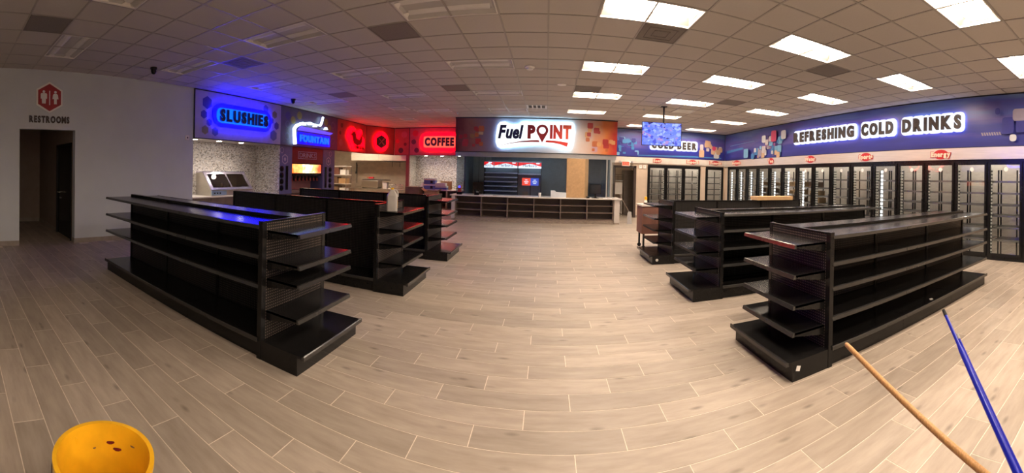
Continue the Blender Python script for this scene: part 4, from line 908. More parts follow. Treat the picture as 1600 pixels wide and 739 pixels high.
for a, b_ in ((-2.56, -2.17), (-2.14, -1.19), (-1.15, -0.21)):
    hd = box('header_card', M_mwhite, t, q(a), q(b_), -0.02, 0.0, 1.90, 2.135)
    m_ = (a + b_) / 2; w_ = b_ - a
    b = B(); sheet(b, [(q(a), 2.134), (q(a), 1.98), (q(m_ - 0.12 * w_), 2.07), (q(m_), 2.085), (q(m_ + 0.12 * w_), 2.07), (q(b_), 1.98), (q(b_), 2.134)], (0, -0.02, 0), rt2, nm2, 0.0005, 0.003); b.obj('red_roof', M_mred, hd)
    b = B(); sheet(b, rrect(q(b_ - 0.14), 2.105, 0.15, 0.045, 0.02), (0, -0.02, 0), rt2, nm2, 0.0035, 0.005); b.obj('white_tab', M_mwhite, hd)
    if w_ > 0.6: lettering(hd, 'Marlboro', (q(a + 0.2 * w_), -0.0235, 1.955), rt2, nm2, 0.6 * w_, 0.11, 0.004, M_navy, bold=0.0, name='lettering', joined=True, gap=0.04, cap='M')
    else: lettering(hd, 'boro', (q(a + 0.04), -0.0235, 1.955), rt2, nm2, 0.24, 0.11, 0.004, M_navy, bold=0.0, name='lettering', joined=True, gap=0.04, cap='b')
t = thing('lit_notice', 'small lit notice, half red and half blue, in the cashier room', 'sign', (-0.63, 15.2, 1.36))
box('red_half', emit('notice_red', (0.85, 0.06, 0.03), 0.9), t, -0.34, 0.0, 0, 0.02, -0.15, 0.15); box('blue_half', emit('notice_blue', (0.03, 0.06, 0.45), 0.9), t, 0.0, 0.33, 0, 0.02, -0.15, 0.15)
for x in (-0.17, 0.17):
    for z, a in ((0.07, 0.10), (0.0, 0.18), (-0.06, 0.12)): box('print_line', M_mwhite, t, x - a / 2, x + a / 2, -0.003, 0, z - 0.015, z + 0.015)
box('stand', M_blackm, t, -0.02, 0.02, 0.02, 0.05, -1.36, 0.1)
t = thing('paper_board', 'tall brown kraft board standing on the counter', 'cardboard', (1.03, 13.05, 0.892))
box('board', M_kraft, t, -0.33, 0.31, -0.03, 0.03, 0, 1.36, bevel=0.01); B().prism([(0.31, -0.03, 0), (0.44, 0.10, 0), (0.43, 0.11, 0), (0.31, 0.02, 0)], (0, 0, 1.36)).obj('side_flap', mat('kraft_side', (0.33, 0.22, 0.12), 0.85), t)
t = thing('white_carton', 'low white carton beside the kraft board on the counter', 'box', (0.44, 13.05, 0.892))
b = B(); b.prism([(-0.27, -0.12, 0), (0.26, -0.12, 0), (0.26, -0.12, 0.17), (-0.08, -0.12, 0.18), (-0.12, -0.12, 0.23), (-0.27, -0.12, 0.23)], (0, 0.2, 0)); b.obj('body', mat('white_card', (0.62, 0.66, 0.68), 0.7), t); box('base_flap', M_whitep, t, -0.26, 0.25, -0.16, -0.12, 0, 0.012)
t = thing('cash_monitor', 'black point-of-sale monitor on the right of the counter', 'monitor', (1.72, 13.05, 0.892))
B().lathe([(0.13, 0), (0.13, 0.015), (0.03, 0.03), (0.025, 0.16)], n=18).obj('stand', M_black, t, True)
box('screen_housing', M_black, t, -0.20, 0.20, -0.03, 0.03, 0.14, 0.48, bevel=0.008); box('screen', mat('screen_dark', (0.02, 0.022, 0.026), 0.12), t, -0.18, 0.18, -0.034, -0.03, 0.16, 0.46)
t = thing('card_reader', 'small black card reader beside the monitor on the counter', 'card reader', (1.45, 12.98, 0.892)); B().prism([(-0.05, -0.09, 0), (-0.05, 0.09, 0), (-0.05, 0.09, 0.06), (-0.05, -0.09, 0.025)], (0.1, 0, 0)).obj('body', M_black, t); box('display', mat('grey_display', (0.2, 0.22, 0.22), 0.2), t, -0.035, 0.035, 0.02, 0.06, 0.05, 0.06)
t = thing('desk_phone', 'black desk phone propped at the left of the counter', 'telephone', (-2.40, 13.0, 0.892))
B().prism([(-0.08, -0.08, 0), (-0.08, 0.08, 0), (-0.08, 0.06, 0.16), (-0.08, 0.03, 0.17)], (0.16, 0, 0)).obj('body', M_black, t); box('handset', M_blackm, t, -0.075, -0.035, -0.085, 0.03, 0.10, 0.19); box('display', mat('grey_display', (0.2, 0.22, 0.22), 0.2), t, -0.02, 0.06, -0.045, -0.02, 0.09, 0.14)
t = thing('scanner_stand', 'small red and blue device on a black base at the counter left end', 'scanner', (-3.02, 13.0, 0.892))
box('base', M_black, t, -0.09, 0.09, -0.08, 0.08, 0, 0.09, bevel=0.01); B().prism([(-0.06, -0.05, 0.09), (0.06, -0.05, 0.09), (0.05, -0.05, 0.32), (-0.05, -0.05, 0.32)], (0, 0.09, 0)).obj('head', mat('dull_red_plastic', (0.32, 0.05, 0.03), 0.4), t); B().lathe([(0.04, 0), (0.03, -0.015)], c=(0.0, -0.05, 0.27), n=12, axis='y').obj('blue_light', emit('blue_button', (0.02, 0.03, 1.0), 3.0), t)
t = thing('paper_cup', 'white paper cup on the counter under the lit notice', 'cup', (-0.21, 13.0, 0.892)); B().lathe([(0.035, 0), (0.05, 0.13), (0.052, 0.135)], n=16).obj('cup', M_whitep, t, True); B().lathe([(0.053, 0.135), (0.05, 0.148)], n=16).obj('lid', M_white, t, True)
for x, y, r, lab in ((-2.0, 12.95, 0.2, 'flat stack of papers near the desk phone'), (2.12, 12.92, -0.2, 'crumpled pale papers at the right end of the counter')):
    t = thing('paper_stack', lab, 'paper', (x, y, 0.892), r)
    for k in range(3): box('sheet', M_whitep, t, -0.15 + 0.02 * k, 0.15 + 0.01 * k, -0.10, 0.10 - 0.01 * k, 0.004 * k, 0.004 * k + 0.0035)

# ------------------------------------------------------------------ hanging screen
t = thing('menu_screen', 'blue-lit display screen hung from the ceiling before the cold beer sign', 'screen', (3.12, 10.0, 2.87), -0.12)
def screen_mat():
    m = bpy.data.materials.new('screen_picture'); m.use_nodes = True; nt = m.node_tree; b = nt.nodes['Principled BSDF']; N = nt.nodes.new; L = nt.links.new
    tc = N('ShaderNodeTexCoord'); mp = N('ShaderNodeMapping'); mp.inputs['Scale'].default_value = (9, 1, 13); L(tc.outputs['Object'], mp.inputs[0])
    v = N('ShaderNodeTexVoronoi'); v.distance = 'MANHATTAN'; v.inputs['Scale'].default_value = 1.3; L(mp.outputs[0], v.inputs['Vector'])
    s = N('ShaderNodeSeparateXYZ'); L(v.outputs['Color'], s.inputs[0]); rp = N('ShaderNodeValToRGB'); cr = rp.color_ramp; cr.interpolation = 'CONSTANT'
    cols = [(0, (0.10, 0.17, 0.85)), (0.3, (0.16, 0.22, 0.95)), (0.55, (0.28, 0.38, 0.95)), (0.75, (0.05, 0.07, 0.55)), (0.86, (0.02, 0.02, 0.16)), (0.93, (0.35, 0.22, 0.5))]
    while len(cr.elements) < len(cols): cr.elements.new(0.5)
    for e, (p, c) in zip(cr.elements, cols): e.position = p; e.color = (*c, 1)
    L(s.outputs[0], rp.inputs[0]); L(rp.outputs[0], b.inputs['Emission Color']); b.inputs['Emission Strength'].default_value = 0.85; b.inputs['Base Color'].default_value = (0.01, 0.01, 0.02, 1); b.inputs['Roughness'].default_value = 0.15
    return m
box('housing', M_black, t, -0.56, 0.56, -0.03, 0.03, -0.325, 0.325, bevel=0.006)
box('screen', screen_mat(), t, -0.545, 0.545, -0.033, -0.03, -0.31, 0.31)
box('bracket', M_blackm, t, -0.2, 0.2, 0.03, 0.06, -0.15, 0.25)
B().tube([(0.06, 0.06, 0.1), (0.06, 0.06, H - 2.87)], 0.025, 10).obj('pole', M_blackm, t, True)
box('ceiling_plate', M_blackm, t, -0.02, 0.14, -0.02, 0.14, H - 2.87 - 0.012, H - 2.87)

# ------------------------------------------------------------------ doorway things
t = thing('exit_sign', 'lit orange EXIT sign with two emergency lamp heads above the back doorway', 'sign', (3.19, YB - 0.05, 2.20))
box('housing', M_white, t, -0.17, 0.17, -0.07, 0.0, -0.10, 0.10, bevel=0.008); box('lit_face', emit('exit_face', (1.0, 0.17, 0.09), 0.62), t, -0.15, 0.15, -0.074, -0.07, -0.08, 0.08)
lettering(t, 'EXIT', (-0.12, -0.0745, -0.05), rt2, nm2, 0.24, 0.10, 0.003, emit('exit_letters', (1.0, 0.02, 0.01), 0.7), bold=0.045)
for s in (-1, 1):
    B().lathe([(0.02, 0), (0.05, -0.03), (0.05, -0.06)], c=(s * 0.25, -0.02, 0.07), n=12, axis='y').obj('lamp_head', M_alu, t, True); B().tube([(s * 0.16, -0.03, 0.05), (s * 0.25, -0.03, 0.07)], 0.012, 6).obj('lamp_arm', M_alu, t)
for x, lab in ((3.84, 'left of the pair of white wall switches by the back doorway'), (4.01, 'right of the pair of white wall switches by the back doorway')):
    t = thing('wall_switch', lab, 'switch', (x, YB, 2.09), group='pair of white wall switches'); box('plate', M_white, t, -0.06, 0.06, -0.03, 0, -0.07, 0.07, bevel=0.006); box('button', M_ventd, t, -0.012, 0.012, -0.034, -0.03, 0.0, 0.03)
t = thing('utility_cart', 'pale steel utility cart with a wire basket standing in the back doorway', 'cart', (3.02, 15.9, 0))
for x in (-0.18, 0.18):
    for y in (-0.15, 0.15): B().tube([(x, y, 0.0), (x, y, 1.5)], 0.014, 8).obj('leg', M_white, t)
box('cabinet', M_white, t, -0.22, 0.2, -0.18, 0.18, 0.92, 1.42, bevel=0.01); box('tray', M_alu, t, -0.22, 0.22, -0.18, 0.18, 1.48, 1.51)
b = B()
for z in (1.55, 1.65, 1.75): b.tube([(-0.22, -0.18, z), (0.22, -0.18, z), (0.22, 0.18, z), (-0.22, 0.18, z), (-0.22, -0.18, z)], 0.007, 6)
for x in (-0.22, 0.0, 0.22): b.tube([(x, -0.18, 1.5), (x, -0.18, 1.75)], 0.007, 6)
b.obj('wire_basket', M_ventd, t)
box('lower_tray', M_brown, t, -0.2, 0.2, -0.17, 0.17, 0.05, 0.09)
t = thing('steel_cabinet', 'tall grey steel cabinet just inside the back doorway on its right', 'cabinet', (3.62, 16.4, 0)); box('body', mat('grey_steel', (0.22, 0.19, 0.17), 0.35, 0.6), t, -0.22, 0.28, -0.35, 0.35, 0, 1.95); box('door', mat('grey_steel_door', (0.28, 0.25, 0.22), 0.3, 0.6), t, -0.24, -0.22, -0.33, 0.33, 0.05, 1.9); box('handle', M_chrome, t, -0.26, -0.24, -0.28, -0.26, 0.9, 1.2)
t = thing('dust_pan', 'long-handled grey dustpan leaning on the counter end by the back doorway', 'dustpan', (2.95, 13.0, 0))
B().prism([(-0.10, -0.04, 0.0), (0.09, 0.0, 0.0), (0.07, 0.03, 0.42), (-0.06, -0.01, 0.44), (-0.09, -0.03, 0.36)], (0.01, 0.05, 0)).obj('pan', mat('grey_pan', (0.35, 0.33, 0.32), 0.4), t)
B().tube([(0.0, 0.03, 0.40), (-0.345, 0.06, 0.985)], 0.014, 8).obj('handle', M_brownl, t, True)

# ------------------------------------------------------------------ cart and things behind the far right shelving
t = thing('display_cart', 'brown wheeled cart with a pale top behind the far right shelving end', 'cart', (2.62, 8.65, 0))
M_cart = mat('red_brown_board', (0.20, 0.085, 0.06), 0.6, var=0.08)
for z0, z1 in ((0.36, 0.66), (0.70, 0.98)): box('side_panel', M_cart, t, -0.42, 0.42, -0.25, 0.25, z0, z1)
box('top', M_counter, t, -0.44, 0.44, -0.27, 0.27, 0.995, 1.03); box('rail', M_cart, t, -0.42, 0.42, -0.25, 0.25, 0.66, 0.70)
for x in (-0.36, 0.36):
    for y in (-0.2, 0.2): box('leg', M_blackm, t, x - 0.02, x + 0.02, y - 0.02, y + 0.02, 0.09, 0.36); B().lathe([(0.045, -0.015), (0.045, 0.015)], c=(x, y, 0.045), n=14, axis='y').obj('caster', M_blackm, t)
t = thing('red_packet', 'flat red packet lying on the brown cart', 'packet', (2.52, 8.5, 1.03)); box('body', mat('red_packet_print', (0.6, 0.015, 0.03), 0.4), t, -0.14, 0.14, -0.08, 0.08, 0, 0.045, bevel=0.006); box('label', M_whitep, t, -0.06, 0.06, -0.0812, -0.05, 0.008, 0.036)
t = thing('spray_bottle', 'bottle with a yellow cap on the brown cart', 'bottle', (2.36, 8.7, 1.03)); B().lathe([(0.035, 0), (0.035, 0.07), (0.018, 0.10)], n=14).obj('body', M_whitep, t, True); B().lathe([(0.032, 0.10), (0.032, 0.165), (0.02, 0.175)], n=14).obj('cap', mat('yellow_cap', (0.8, 0.45, 0.01), 0.4), t, True)
carton('carton', 'wide tan carton lying on top of the far right shelving before the coolers', (5.05, 7.405, 1.2042), (0.50, 0.16, 0.085), 0)

# ------------------------------------------------------------------ white jug on the second left shelving end
t = thing('plastic_jug', 'white plastic jug with a yellow cap on the end shelf of the middle left shelving', 'jug', (-2.09, 4.86, 1.106), 0.35)
b = B(); b.prism(rrect3 := [(x, y, 0) for x, y in rrect(0, 0, 0.15, 0.13, 0.03)], (0, 0, 0.21))
n_r = len(rrect3); b2 = B(); prof = [(1.0, 0.0), (1.0, 0.205), (0.94, 0.225), (0.30, 0.295), (0.26, 0.30)]
for s, z in prof:
    b2.v += [(x * s, y * s, z) for x, y in rrect(0, 0, 0.15, 0.13, 0.03)]
for i in range(len(prof) - 1):
    for k in range(n_r): b2.f.append((i * n_r + k, i * n_r + (k + 1) % n_r, (i + 1) * n_r + (k + 1) % n_r, (i + 1) * n_r + k))
b2.f.append(tuple(range(n_r - 1, -1, -1))); b2.f.append(tuple(range((len(prof) - 1) * n_r, len(prof) * n_r)))
b2.obj('body', mat('milky_plastic', (0.46, 0.43, 0.40), 0.4, var=0.02), t, True)
B().tube([(0.03, -0.0, 0.285), (0.055, -0.0, 0.285), (0.074, -0.0, 0.262), (0.076, -0.0, 0.20)], 0.012, 8).obj('handle', MATS['milky_plastic'], t, True)
B().lathe([(0.021, 0.298), (0.021, 0.318), (0.017, 0.322)], n=16).obj('cap', mat('yellow_cap', (0.8, 0.45, 0.01), 0.4), t, True)
lb = box('label', mat('orange_label', (0.62, 0.33, 0.05), 0.5), t, 0.0752, 0.0765, -0.045, 0.045, 0.04, 0.14); box('label_top', mat('tan_label', (0.45, 0.33, 0.20), 0.5), lb, 0.0752, 0.0768, -0.045, 0.045, 0.14, 0.18)

# ------------------------------------------------------------------ bucket and handles in the foreground
t = thing('yellow_bucket', 'round yellow plastic bucket at the bottom left of the frame', 'bucket', (-1.436, 0.615, 0))
ro, hh = 0.215, 0.45
B().lathe([(0.165, 0.0), (0.172, 0.02), (0.203, hh - 0.03), (0.203, hh - 0.02), (ro, hh - 0.018), (ro, hh), (ro - 0.019, hh), (ro - 0.020, hh - 0.02), (0.165, 0.02), (0.001, 0.016)], n=48, close=True).obj('pail', M_yellow, t, True)
B().tube([(0.217 * math.cos(a), 0.217 * math.sin(a), hh - 0.055) for a in [math.radians(200 + 160 * k / 16) for k in range(17)]], 0.004, 6).obj('bail_handle', M_chrome, t, True)
for a in (200, 360):
    a = math.radians(a); B().lathe([(0.022, -0.004), (0.022, 0.012)], c=(0.206 * math.cos(a), 0.206 * math.sin(a), hh - 0.055), n=12, axis='x').obj('bail_ear', M_yellow, t)
M_flake = mat('dark_red_paint_flake', (0.14, 0.008, 0.012), 0.5)
def flake(az, z, w_, h_, m=None):
    b = B(); P = []
    for k in range(10):
        a = 2 * PI * k / 10; aa = az + w_ * math.cos(a) / 0.19; zz = z + h_ * math.sin(a) * (1 + 0.25 * math.sin(3 * a)) + 0.25 * w_ * math.cos(a) * -0.4
        r_ = 0.165 + (ro - 0.020 - 0.165) * (zz - 0.02) / (hh - 0.04) - 0.0012
        P.append((r_ * math.cos(aa), r_ * math.sin(aa), zz))
    b.poly(P, [tuple(range(10))]); b.obj('paint_flake', m or M_flake, t)
azc = math.atan2(0.615, -1.436)
flake(azc - 0.18, hh - 0.085, 0.020, 0.008); flake(azc - 0.36, hh - 0.11, 0.022, 0.008); flake(azc + 0.22, hh - 0.11, 0.008, 0.004, M_kraftd); flake(azc - 0.78, hh - 0.07, 0.014, 0.004, M_kraftd)
def pole_dir(A_, B_):
    A_, B_ = Vector(A_), Vector(B_); tt = A_.z / (A_.z - B_.z); return A_, A_ + (B_ - A_) * tt
A_, Fl = pole_dir((1.076, 1.045, 1.032), (1.131, 0.577, 0.783))
Fl = A_ + (Fl - A_) * 1.0
t = thing('mop_handle', 'pale wooden mop handle rising from the bottom right of the frame', 'mop', (Fl.x, Fl.y, 0))
D = A_ - Vector((Fl.x, Fl.y, 0))
B().tube([D * 0.05, D * 0.3, D * 0.75, D * 0.985, D * 0.997, D], [0.016, 0.0155, 0.0125, 0.0098, 0.0085, 0.004], 14).obj('handle', M_wood, t, True)
box('clamp', M_alu, t, -0.09, 0.09, -0.02, 0.02, 0.03, 0.07)
rs = random.Random(4); b = B()
for k in range(60):
    a = rs.uniform(0, 2 * PI); r_ = rs.uniform(0.12, 0.22); x = rs.uniform(-0.08, 0.08)
    b.tube([(x, 0, 0.05), (x + 0.5 * r_ * math.cos(a), 0.5 * r_ * math.sin(a), 0.03), (x + r_ * math.cos(a), r_ * math.sin(a), 0.008)], 0.006, 5)
stuff(b.obj('mop_strings', M_whitep, t))
A2, F2 = pole_dir((1.393, 0.788, 1.136), (1.176, 0.423, 0.799))
t = thing('broom_handle', 'blue plastic broom handle with a dark tip at the lower right of the frame', 'broom', (F2.x, F2.y, 0))
D2 = A2 - Vector((F2.x, F2.y, 0))
B().tube([D2 * 0.06, D2 * 0.4, D2 * 0.90, D2 * 0.915, D2 * 0.985], [0.0135, 0.0128, 0.0105, 0.0072, 0.0068], 12).obj('handle', M_blue, t, True)
B().tube([D2 * 0.985, D2 * 1.0], [0.0080, 0.0070], 10).obj('tip_cap', M_blackm, t, True)
side = D2.cross(Vector((0, 0, 1))).normalized()
B().tube([D2 * 0.60 + side * 0.017, D2 * 0.925 + side * 0.012], [0.006, 0.005], 8).obj('second_rod', M_blue, t, True)
B().tube([D2 * 0.925 + side * 0.012, D2 * 0.937 + side * 0.012], 0.0075, 8).obj('rod_cap', MATS['grey_pan'], t, True)
B().prism([(-0.16, -0.03, 0.0), (0.16, -0.03, 0.0), (0.12, -0.02, 0.14), (-0.12, -0.02, 0.14)], (0, 0.05, 0)).obj('brush_head', M_blue, t)

# ------------------------------------------------------------------ restroom wall
t = thing('restroom_sign', 'red hexagon restroom sign with white figures over the dark doorway', 'sign', (XL, 2.0, 3.085))
b = B(); sheet(b, regular(0, 0, 0.325), o0, rt, nm, 0.0, 0.012); b.obj('border', M_whitep, t)
b = B(); sheet(b, regular(0, 0, 0.285), o0, rt, nm, 0.0125, 0.016); b.obj('red_face', M_red, t)
def person_icon(cx, skirt):
    b = B(); sheet(b, regular(cx, 0.115, 0.028, 12), o0, rt, nm, 0.0165, 0.022)
    if skirt:
        sheet(b, [(cx - 0.028, 0.08), (cx + 0.028, 0.08), (cx + 0.052, 0.06), (cx + 0.066, -0.03), (cx - 0.066, -0.03), (cx - 0.052, 0.06)], o0, rt, nm, 0.0165, 0.022)
        sheet(b, [(cx - 0.03, -0.03), (cx + 0.03, -0.03), (cx + 0.03, -0.135), (cx - 0.03, -0.135)], o0, rt, nm, 0.0165, 0.022)
    else:
        sheet(b, [(cx - 0.055, 0.085), (cx + 0.055, 0.085), (cx + 0.068, 0.06), (cx + 0.068, -0.03), (cx + 0.045, -0.03), (cx + 0.04, -0.13), (cx - 0.04, -0.13), (cx - 0.045, -0.03), (cx - 0.068, -0.03), (cx - 0.068, 0.06)], o0, rt, nm, 0.0165, 0.022)
    b.obj('figure', M_whitep, t)
person_icon(-0.125, False); person_icon(0.125, True)
b = B(); sheet(b, rrect(0, -0.01, 0.02, 0.30, 0.008), o0, rt, nm, 0.0165, 0.022); b.obj('divider', M_whitep, t)
t = thing('restroom_lettering', 'dark RESTROOMS lettering on the wall under the red hexagon', 'sign', (XL, 2.0, 2.63))
lettering(t, 'RESTROOMS', (0.0, -0.43, -0.075), rt, nm, 0.87, 0.145, 0.012, M_letter, bold=0.055)
t = thing('wall_sensor', 'small white sensor box on the wall left of the slushies alcove', 'sensor', (XL, 5.47, 2.39)); box('body', M_white, t, 0, 0.03, -0.05, 0.05, -0.06, 0.06, bevel=0.006); box('lens', M_ventd, t, 0.03, 0.033, -0.015, 0.015, -0.02, 0.02)

# ------------------------------------------------------------------ slushies alcove things
def downlight(x, y, z, label, group, power):
    t = thing('downlight', label, 'downlight', (x, y, z), group=group)
    B().lathe([(0.10, 0), (0.10, -0.008), (0.078, -0.010)], n=20).obj('trim_ring', M_white, t, True)
    B().lathe([(0.074, -0.004), (0.074, -0.0105), (0.02, -0.012)], n=20).obj('lens', M_spot, t)
    l = bpy.data.lights.new('downlight_lamp', 'SPOT'); l.energy = power; l.color = (1.0, 0.87, 0.72); l.spot_size = 2.2; l.spot_blend = 0.9; l.shadow_soft_size = 0.07
    lo = bpy.data.objects.new('downlight_lamp', l); COL.objects.link(lo); lo.parent = t; lo.location = (0, 0, -0.03)
for k, yy in enumerate((5.98, 6.83, 7.68)): downlight(-8.05, yy, 2.40, '%s downlight under the slushies sign' % ('left', 'middle', 'right')[k], 'downlights in the slushies alcove', 30)
for k, xx in enumerate((-5.45, -4.68, -3.9)): downlight(xx, 16.5, 2.40, '%s downlight under the coffee sign' % ('left', 'middle', 'right')[k], 'downlights in the coffee alcove', 22)
t = thing('slushies_counter', 'pale-topped service counter in the slushies alcove', 'counter', (-8.33, 7.33, 0))
box('countertop', M_counter, t, -0.385, 0.40, -1.655, 1.665, 0.83, 0.868, bevel=0.004); box('cabinet', M_brown, t, -0.38, 0.34, -1.65, 1.66, 0.1, 0.83); box('kick', M_kick, t, -0.38, 0.30, -1.65, 1.66, 0, 0.1)
for k in range(4): box('door', M_brownl, t, 0.34, 0.36, -1.63 + 0.82 * k, -1.63 + 0.82 * k + 0.80, 0.12, 0.81)
t = thing('food_warmer', 'stainless food warmer with slanted glass front on the slushies counter', 'food warmer', (-8.33, 7.33, 0.868))
P = [(-0.36, 0.0), (-0.36, 0.63), (-0.07, 0.65), (0.33, 0.16), (0.33, 0.0)]
M_steelrefl = mat('steel_blue_reflection', (0.55, 0.50, 0.62), 0.22, 0.8, var=0.03)  # lilac tint paints reflected blue light into the stainless frame and top
for s in (-0.80, 0.77): B().prism([(x, s, z) for x, z in P], (0, 0.03, 0)).obj('side_panel', M_steel, t)
B().prism([(-0.36, -0.77, 0), (0.33, -0.77, 0), (0.33, -0.77, 0.15), (-0.36, -0.77, 0.15)], (0, 1.54, 0)).obj('base', M_steel, t)
box('back_panel', M_steel, t, -0.36, -0.34, -0.77, 0.77, 0.15, 0.63); B().prism([(-0.36, -0.82, 0.63), (-0.05, -0.82, 0.65), (-0.05, -0.82, 0.68), (-0.36, -0.82, 0.66)], (0, 1.64, 0)).obj('top', M_steelrefl, t)
def slant(u0, u1, v0, v1, d0, d1):     # strip of the sloped front: u along y, v from the top edge (0) down to the sill (1)
    a = Vector((-0.07, 0, 0.65)); dn_ = Vector((0.40, 0, -0.49)); nn = Vector((0.49, 0, 0.40)).normalized()
    return [a + dn_ * v + Vector((0, u, 0)) + nn * d0 for u, v in ((u0, v0), (u1, v0), (u1, v1), (u0, v1))], nn * (d1 - d0)
b = B()
for a in ((-0.80, 0.80, 0.0, 0.13), (-0.80, 0.80, 0.88, 1.0), (-0.80, -0.70, 0.13, 0.88), (0.70, 0.80, 0.13, 0.88), (-0.02, 0.02, 0.13, 0.88)): b.prism(*slant(*a, 0.0, 0.025))
b.obj('front_frame', M_steelrefl, t)
for a in ((-0.70, -0.02), (0.02, 0.70)): B().prism(*slant(a[0], a[1], 0.13, 0.88, 0.005, 0.011)).obj('glass', M_screenglass, t)
box('shelf', M_ventd, t, -0.33, 0.1, -0.76, 0.76, 0.155, 0.17)
for y in (-0.45, -0.05, 0.3): B().lathe([(0.05, 0.17), (0.05, 0.30), (0.03, 0.33)], c=(-0.1, y, 0), n=12).obj('heat_lamp', M_brownl, t, True)
box('control_box', mat('blue_grey_panel', (0.30, 0.42, 0.55), 0.35), t, 0.331, 0.36, -0.80, -0.26, 0.02, 0.145)
for k in range(3): B().lathe([(0.022, 0.36), (0.02, 0.375)], c=(0, -0.70 + 0.1 * k, 0.08), n=10, axis='x').obj('knob', M_blackm, t)

# ------------------------------------------------------------------ soda fountain
M_col = mat('blue_violet_print', (0.13, 0.13, 0.30), 0.4, var=0.05)
M_lav = mat('lavender_line', (0.42, 0.36, 0.52), 0.4)
def column(y0, y1, label, holes, slotx, hexy):
    t = thing('cup_dispenser_column', label, 'cup dispenser', (XL - 0.02, (y0 + y1) / 2, 0), group='cup dispenser columns of the soda fountain'); h = (y1 - y0) / 2
    box('panel', M_col, t, -0.6, 0.0, -h, h, 0.85, 2.40)
    box('base_cabinet', M_brown, t, -0.6, -0.01, -h, h, 0.0, 0.85)
    c = (y0 + y1) / 2
    for z in (1.655, 1.45, 1.25, 1.045):
        hl = B().lathe([(0.095, 0.0), (0.095, 0.015), (0.075, 0.018), (0.07, 0.002)], c=(0.0, holes - c, z), n=18, axis='x').obj('cup_hole', M_blackm, t, True); B().lathe([(0.06, 0.003), (0.05, 0.03), (0.02, 0.035)], c=(0, holes - c, z), n=14, axis='x').obj('cup_gasket', M_black, hl, True)
    box('straw_slot', M_black, t, 0.0, 0.02, slotx - c - 0.055, slotx - c + 0.055, 0.98, 1.75)
    b = B(); R_ = regular(hexy - c, 1.96, 0.17); r_ = regular(hexy - c, 1.96, 0.135)
    for k in range(6): sheet(b, [R_[k], R_[(k + 1) % 6], r_[(k + 1) % 6], r_[k]], o0, rt, nm, 0.0005, 0.003)
    b.obj('hexagon_ring', M_lav, t); decal(t, regular(hexy - c, 1.96, 0.06), o0, rt, nm, M_lav, d=0.0005, name='hexagon'); 
    b = B(); R_ = regular(holes - c, 2.24, 0.10); r_ = regular(holes - c, 2.24, 0.085)
    for k in range(6): sheet(b, [R_[k], R_[(k + 1) % 6], r_[(k + 1) % 6], r_[k]], o0, rt, nm, 0.0005, 0.003)
    b.obj('hexagon_ring', M_lav, t)
column(9.03, 9.66, 'blue-violet cup dispenser column left of the soda fountain', 9.14, 9.40, 9.30)
column(11.48, 12.26, 'blue-violet cup dispenser column right of the soda fountain', 11.96, 11.66, 11.84)
t = thing('soda_fountain', 'soda fountain machine with lit orange screen under a red DRINKS panel', 'soda fountain', (XL, 10.57, 0))
box('marquee', mat('marquee_red', (0.20, 0.014, 0.014), 0.4, var=0.08), t, -0.1, -0.03, -0.9, 0.9, 1.86, 2.385)
b = B(); q4 = lambda a, c_: [(-0.57 + a, 2.0 + a), (0.50 - a, 2.0 + a), (0.50 - a, 2.25 - a), (-0.57 + a, 2.25 - a)]
R_, r_ = q4(0, 0), q4(0.018, 0)
for k in range(4): sheet(b, [R_[k], R_[(k + 1) % 4], r_[(k + 1) % 4], r_[k]], (-0.03, 0, 0), rt, nm, 0.0005, 0.004)
b.obj('outline', M_lav, t)
lettering(t, 'DRINKS', (-0.029, -0.50, 2.05), rt, nm, 0.94, 0.15, 0.006, M_lav, bold=0.0)
box('cabinet', M_black, t, -0.6, -0.08, -0.86, 0.88, 1.42, 1.86); 
M_soda = ramp_mat('lit_soda_screen', [(0.0, (1.0, 0.13, 0.02)), (0.3, (1.0, 0.42, 0.12)), (0.5, (1.0, 0.92, 0.7)), (0.7, (1.0, 0.45, 0.14)), (1.0, (0.9, 0.06, 0.02))], 1, -0.82, 0.82, noise=0.7, nsc=5)
nt = M_soda.node_tree; bs_ = nt.nodes['Principled BSDF']; rp_ = [n for n in nt.nodes if n.bl_idname == 'ShaderNodeValToRGB'][0]; nt.links.new(rp_.outputs[0], bs_.inputs['Emission Color']); bs_.inputs['Emission Strength'].default_value = 1.6
box('lit_screen', M_soda, t, -0.08, -0.06, -0.82, 0.83, 1.52, 1.82)
box('splash_back', mat('dull_rose_panel', (0.32, 0.13, 0.13), 0.4), t, -0.6, -0.55, -0.86, 0.88, 0.95, 1.42); box('drip_tray', M_steel, t, -0.6, -0.05, -0.86, 0.88, 0.86, 0.95); box('base_cabinet', M_brown, t, -0.6, -0.05, -0.86, 0.88, 0, 0.86)
for k in range(8):
    y = -0.75 + 0.21 * k; nz_ = B().lathe([(0.05, 1.42), (0.05, 1.30), (0.025, 1.25)], c=(-0.2, y, 0), n=10).obj('nozzle', M_blackm, t, True); box('lever', MATS['dull_red_plastic'], nz_, -0.145, -0.135, y - 0.04, y + 0.04, 1.24, 1.34)

